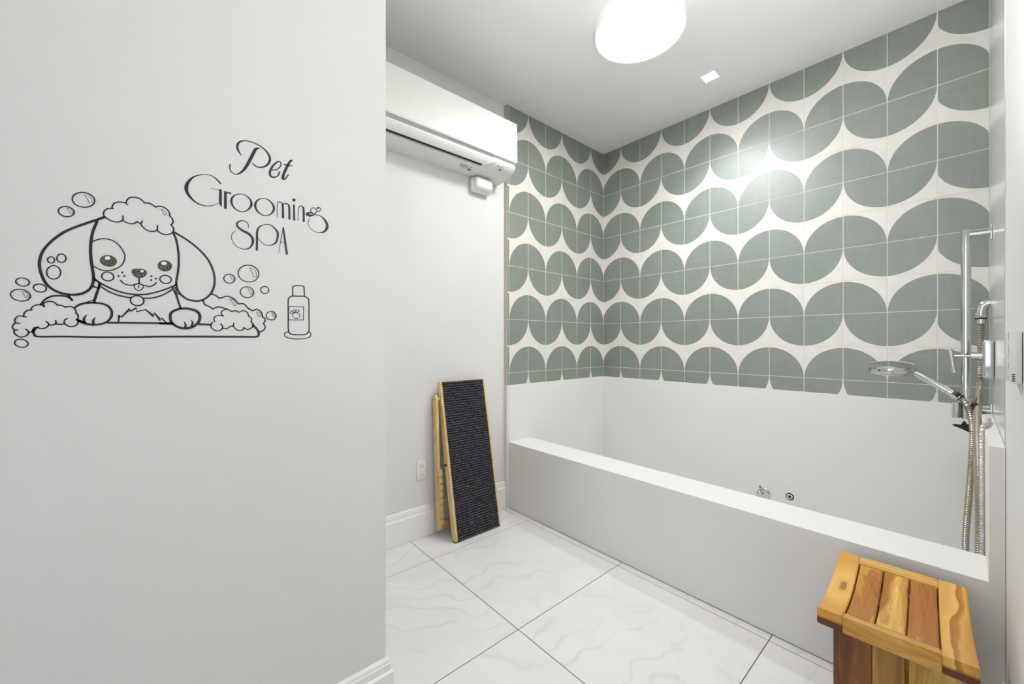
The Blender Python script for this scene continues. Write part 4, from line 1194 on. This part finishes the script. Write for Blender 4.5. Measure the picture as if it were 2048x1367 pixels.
('bottle','product_label','s',1,1,[(2732,13171,17),(2726,13153,17),(2714,13140,17),(2699,13134,17),(2682,13136,17),(2669,13145,17),(2661,13161,17),(2659,13179,17),(2665,13196,17),(2677,13209,17),(2692,13216,18),(2709,13214,17),(2722,13204,17),(2731,13189,17)]),
('bottle','product_label','s',1,1,[(2799,13219,17),(2794,13203,17),(2782,13191,17),(2766,13186,17),(2750,13188,18),(2736,13196,17),(2728,13210,17),(2726,13227,17),(2732,13243,17),(2743,13255,17),(2759,13261,18),(2775,13259,17),(2789,13250,17),(2798,13236,17)]),
('bottle','product_label','s',1,1,[(2884,13223,18),(2878,13208,17),(2864,13198,17),(2846,13193,17),(2826,13195,17),(2810,13204,18),(2799,13217,18),(2797,13232,18),(2803,13246,17),(2816,13256,17),(2835,13261,17),(2854,13259,17),(2871,13251,18),(2882,13238,18)]),
('bottle','base','s',0,1,[(2612,12631,26),(2523,12593,26),(2530,12500,25),(2662,12446,26),(2847,12424,26),(3071,12448,26),(3183,12507,28),(3187,12603,27),(3124,12640,26)]),
('letters','pet','s',0,1,[(1513,17256,13),(1440,17371,45),(1419,17489,52),(1471,17606,39),(1597,17681,26),(1789,17687,25),(1986,17623,31),(2120,17496,47),(2161,17352,56),(2109,17206,49),(1986,17092,35),(1854,17066,34),(1757,17127,26)]),
('letters','pet','s',0,1,[(1898,17581,27),(1822,17518,65),(1725,17271,74),(1618,17010,65),(1513,16829,47),(1388,16731,23),(1286,16777,23),(1256,16880,27),(1266,16952,26)]),
('letters','pet','s',0,1,[(1811,17548,13),(1927,17590,13)]),
('letters','pet','s',0,1,[(2223,17082,27),(2326,17125,22),(2419,17257,27),(2419,17350,28),(2349,17351,31),(2234,17203,47),(2166,17039,54),(2166,16922,56),(2245,16886,42),(2349,16959,28),(2395,17078,36)]),
('letters','pet','s',0,1,[(2699,17494,45),(2644,17431,56),(2560,17232,66),(2489,17025,63),(2477,16909,66),(2548,16947,32),(2608,17058,29)]),
('letters','pet','s',0,1,[(2513,17320,35),(2699,17334,22)]),
('letters','grooming','s',0,1,[(1062,16403,37),(968,16505,30),(852,16557,17),(700,16532,15),(532,16433,30),(423,16275,58),(386,16137,74),(405,16001,62),(514,15851,41),(662,15767,24),(833,15777,15),(968,15849,12),(1056,15923,12)]),
('letters','grooming','s',0,1,[(871,16232,9),(1046,16228,17)]),
('letters','grooming','s',0,1,[(1062,16232,55),(1062,15920,55),(1086,15808,12)]),
('letters','grooming','s',0,1,[(1165,16214,52),(1165,15801,58)]),
('letters','grooming','s',0,1,[(1181,16169,26),(1225,16217,26),(1266,16202,52)]),
('letters','grooming','s',0,1,[(2333,15813,14),(2337,16136,17),(2372,16237,21),(2442,16227,28),(2473,16141,51),(2477,15822,55)]),
('letters','grooming','s',0,1,[(2477,16142,15),(2513,16230,21),(2596,16222,35),(2632,16149,49),(2639,15823,53)]),
('letters','grooming','s',0,1,[(2752,16236,44),(2759,15820,55)]),
('letters','grooming','s',0,1,[(2857,15818,15),(2870,16148,17),(2912,16245,22),(2986,16229,44),(3004,16123,53),(3006,15826,55)]),
('letters','grooming','s',0,1,[(3356,16194,15),(3434,16217,19),(3461,16293,18),(3421,16326,15)]),
('letters','grooming','s',0,1,[(3227,16130,30),(3125,16088,51),(3094,16046,75),(3175,16027,63),(3330,16082,23),(3487,16059,31),(3620,15916,70),(3642,15777,78),(3567,15635,55),(3408,15572,20),(3227,15615,15),(3125,15762,15),(3155,15940,15)]),
('letters','grooming','s',1,1,[(1471,16235,17),(1347,16160,32),(1290,16022,52),(1327,15882,39),(1430,15793,27),(1544,15785,19),(1660,15868,34),(1731,16011,54),(1703,16145,40),(1597,16233,23)]),
('letters','grooming','s',1,1,[(2009,16243,17),(1876,16173,35),(1817,16018,54),(1865,15875,42),(1975,15795,27),(2087,15798,21),(2200,15882,35),(2257,16026,59),(2211,16160,42),(2109,16241,25)]),
('letters','grooming','s',1,1,[(3352,16195,23),(3340,16157,23),(3313,16126,23),(3278,16107,23),(3242,16105,22),(3211,16120,23),(3192,16148,23),(3189,16184,23),(3202,16221,22),(3228,16253,23),(3263,16271,22),(3299,16274,23),(3330,16260,23),(3349,16231,23)]),
('letters','grooming','f',1,1,[(2794,16390,0),(2789,16369,0),(2778,16350,0),(2761,16337,0),(2743,16333,0),(2726,16338,0),(2715,16351,0),(2711,16370,0),(2715,16391,0),(2726,16410,0),(2743,16422,0),(2761,16427,0),(2778,16422,0),(2789,16409,0)]),
('letters','grooming','f',1,1,[(3419,16303,0),(3416,16289,0),(3408,16277,0),(3396,16268,0),(3383,16265,0),(3372,16269,0),(3364,16278,0),(3361,16291,0),(3364,16305,0),(3372,16317,0),(3383,16326,0),(3396,16329,0),(3408,16325,0),(3416,16316,0)]),
('letters','spa','s',0,1,[(1665,15380,13),(1660,15475,16),(1597,15544,17),(1502,15537,23),(1419,15465,39),(1430,15368,47),(1534,15287,58),(1671,15223,65),(1757,15111,58),(1757,14984,54),(1682,14844,32),(1544,14798,19),(1388,14861,15),(1302,15008,13),(1306,15145,12),(1378,15250,12)]),
('letters','spa','s',0,1,[(1854,14825,51),(1859,15180,49),(1865,15335,47),(1920,15462,31),(2053,15547,17),(2188,15552,27),(2326,15420,51),(2349,15292,54),(2303,15100,42),(2166,14998,20),(2009,15012,16),(1865,15168,13)]),
('letters','spa','s',0,1,[(2484,15551,22),(2430,15227,15),(2372,14825,14)]),
('letters','spa','s',0,1,[(2484,15551,29),(2513,15295,49),(2572,14828,56)]),
('letters','spa','s',0,1,[(2426,15141,14),(2524,15131,15)]),
]

def ribbon(bm, pts, closed, smooth, x):
    P = [[a / 1e4, b / 1e4, w / 1e4] for a, b, w in pts]
    if smooth:
        P = crom(P, 6, closed)
    n = len(P)
    if closed and n > 2 or (not smooth and closed):
        idx = list(range(n)) + [0]
    else:
        idx = list(range(n))
    L, R = [], []
    for j, i in enumerate(idx):
        if closed:
            a, b = P[(i - 1) % n], P[(i + 1) % n]
        else:
            a, b = P[max(i - 1, 0)], P[min(i + 1, n - 1)]
        d = Vector((b[0] - a[0], b[1] - a[1]))
        if d.length < 1e-9:
            d = Vector((1, 0))
        d.normalize()
        nn = Vector((-d.y, d.x)) * max(P[i][2], 0.0004) * 0.5
        if not smooth:
            e = Vector((b[0] - P[i][0], b[1] - P[i][1]))
            if e.length > 1e-9:
                e.normalize()
                nn /= max(0.5, abs(e.dot(d)))
        L.append(bm.verts.new((x, P[i][0] + nn.x, P[i][1] + nn.y)))
        R.append(bm.verts.new((x, P[i][0] - nn.x, P[i][1] - nn.y)))
    for i in range(len(L) - 1):
        bm.faces.new((L[i], L[i + 1], R[i + 1], R[i]))
    if not smooth and P[0][2] > 0.0006:                             # round joints of angular strokes
        for q in P:
            r = q[2] * 0.5
            bm.faces.new([bm.verts.new((x, q[0] + r * math.cos(k * PI / 4), q[1] + r * math.sin(k * PI / 4))) for k in range(8)])
    if not closed:                                                  # round caps
        for e, (v0, v1) in ((0, (L[0], R[0])), (-1, (R[-1], L[-1]))):
            c = (v0.co + v1.co) / 2
            r = (v0.co - c)
            k = [v0]
            for q in range(1, 5):
                k.append(bm.verts.new(c + Matrix.Rotation(PI * q / 5, 3, 'X') @ r))
            k.append(v1)
            f = bm.faces.new(k)
def filled(bm, pts, x, smooth):
    P = [[a / 1e4, b / 1e4] for a, b, w in pts]
    if smooth:
        P = crom(P, 5, True)
    bm.faces.new([bm.verts.new((x, a, b)) for a, b in P])
XD = XF + 0.0006
groups = {}
order = []
for th_, part, kind, closed, smooth, pts in DECAL:
    k = (th_, part)
    if kind == 'g' or part in ('eye', 'nose', 'whisker_dots') or part in ('cheek', 'ear', 'paw', 'ear_spot', 'leg'):
        k = (th_, part, len(order) if part not in ('paw', 'leg') else 0)
        if part == 'leg':
            k = (th_, part, 0 if pts[0][0] < -850 else 1)
    if k not in groups:
        groups[k] = []
        order.append(k)
    groups[k].append((kind, closed, smooth, pts))
BUB = {0: 'largest bubble sticker above the left dog ear, with a highlight mark', 1: 'smaller bubble sticker just below the largest one above the left ear',
       2: 'topmost of the three plain-left bubble stickers left of the dog ear', 3: 'bubble sticker with a highlight at the far left of the dog drawing',
       4: 'plain bubble sticker touching the lower edge of the left dog ear', 5: 'lowest bubble sticker, below the left end of the drawn bath',
       6: 'small bubble sticker with highlight nearest the right dog ear', 7: 'biggest bubble sticker right of the dog, with a highlight mark',
       8: 'middle-sized bubble sticker under the biggest one right of the dog', 9: 'tiny plain bubble sticker farthest from the right dog ear',
       10: 'bubble sticker beside the right foam of the drawn bath'}
roots = {}
def root_of(n, c):
    if n in roots:
        return roots[n]
    if n == 'dog':
        r = thing('dog_decal', 'black line drawing of a puppy with floppy ears in a foamy bath, on the wall', 'wall decal', c)
    elif n == 'letters':
        r = thing('lettering_decal', 'black wall lettering reading Pet Grooming SPA above the dog drawing', 'lettering', c)
    elif n == 'bottle':
        r = thing('bottle_decal', 'black line drawing of a shampoo bottle with a paw label, right of the dog', 'wall decal', c)
    else:
        r = thing('bubble_decal', BUB[int(n[6:])], 'wall decal', c, 'soap bubble stickers')
    roots[n] = r
    return r
PN = {'whisker_dots': 'whisker_dot', 'paw2': 'paw', 'left_foam': 'foam', 'right_foam': 'foam', 'pet': 'word', 'grooming': 'word', 'spa': 'word'}
LBN = {'pet': 'word Pet', 'grooming': 'word Grooming', 'spa': 'word SPA'}
rootc = {}
for k in order:
    for it in groups[k]:
        rootc.setdefault(k[0], []).extend((p[0] / 1e4, p[1] / 1e4) for p in it[3])
for k in order:
    pts = rootc[k[0]]
    c = (XF, sum(p[0] for p in pts) / len(pts), min(p[1] for p in pts))
    r = root_of(k[0], c)
    bm = bmesh.new()
    mat = 'vinyl'
    for kind, closed, smooth, pts in groups[k]:
        if kind == 's':
            ribbon(bm, pts, closed, smooth, XD)
        elif kind == 'f':
            filled(bm, pts, XD, True)
            if k[1] in ('eye', 'nose'):
                mat = 'vinyl_worn'
        else:
            filled(bm, pts, XD + 0.0004, True)
            mat = 'glint'
    bmesh.ops.recalc_face_normals(bm, faces=bm.faces)
    finish(PN.get(k[1], k[1]), bm, mat, r, False, LBN.get(k[1]))
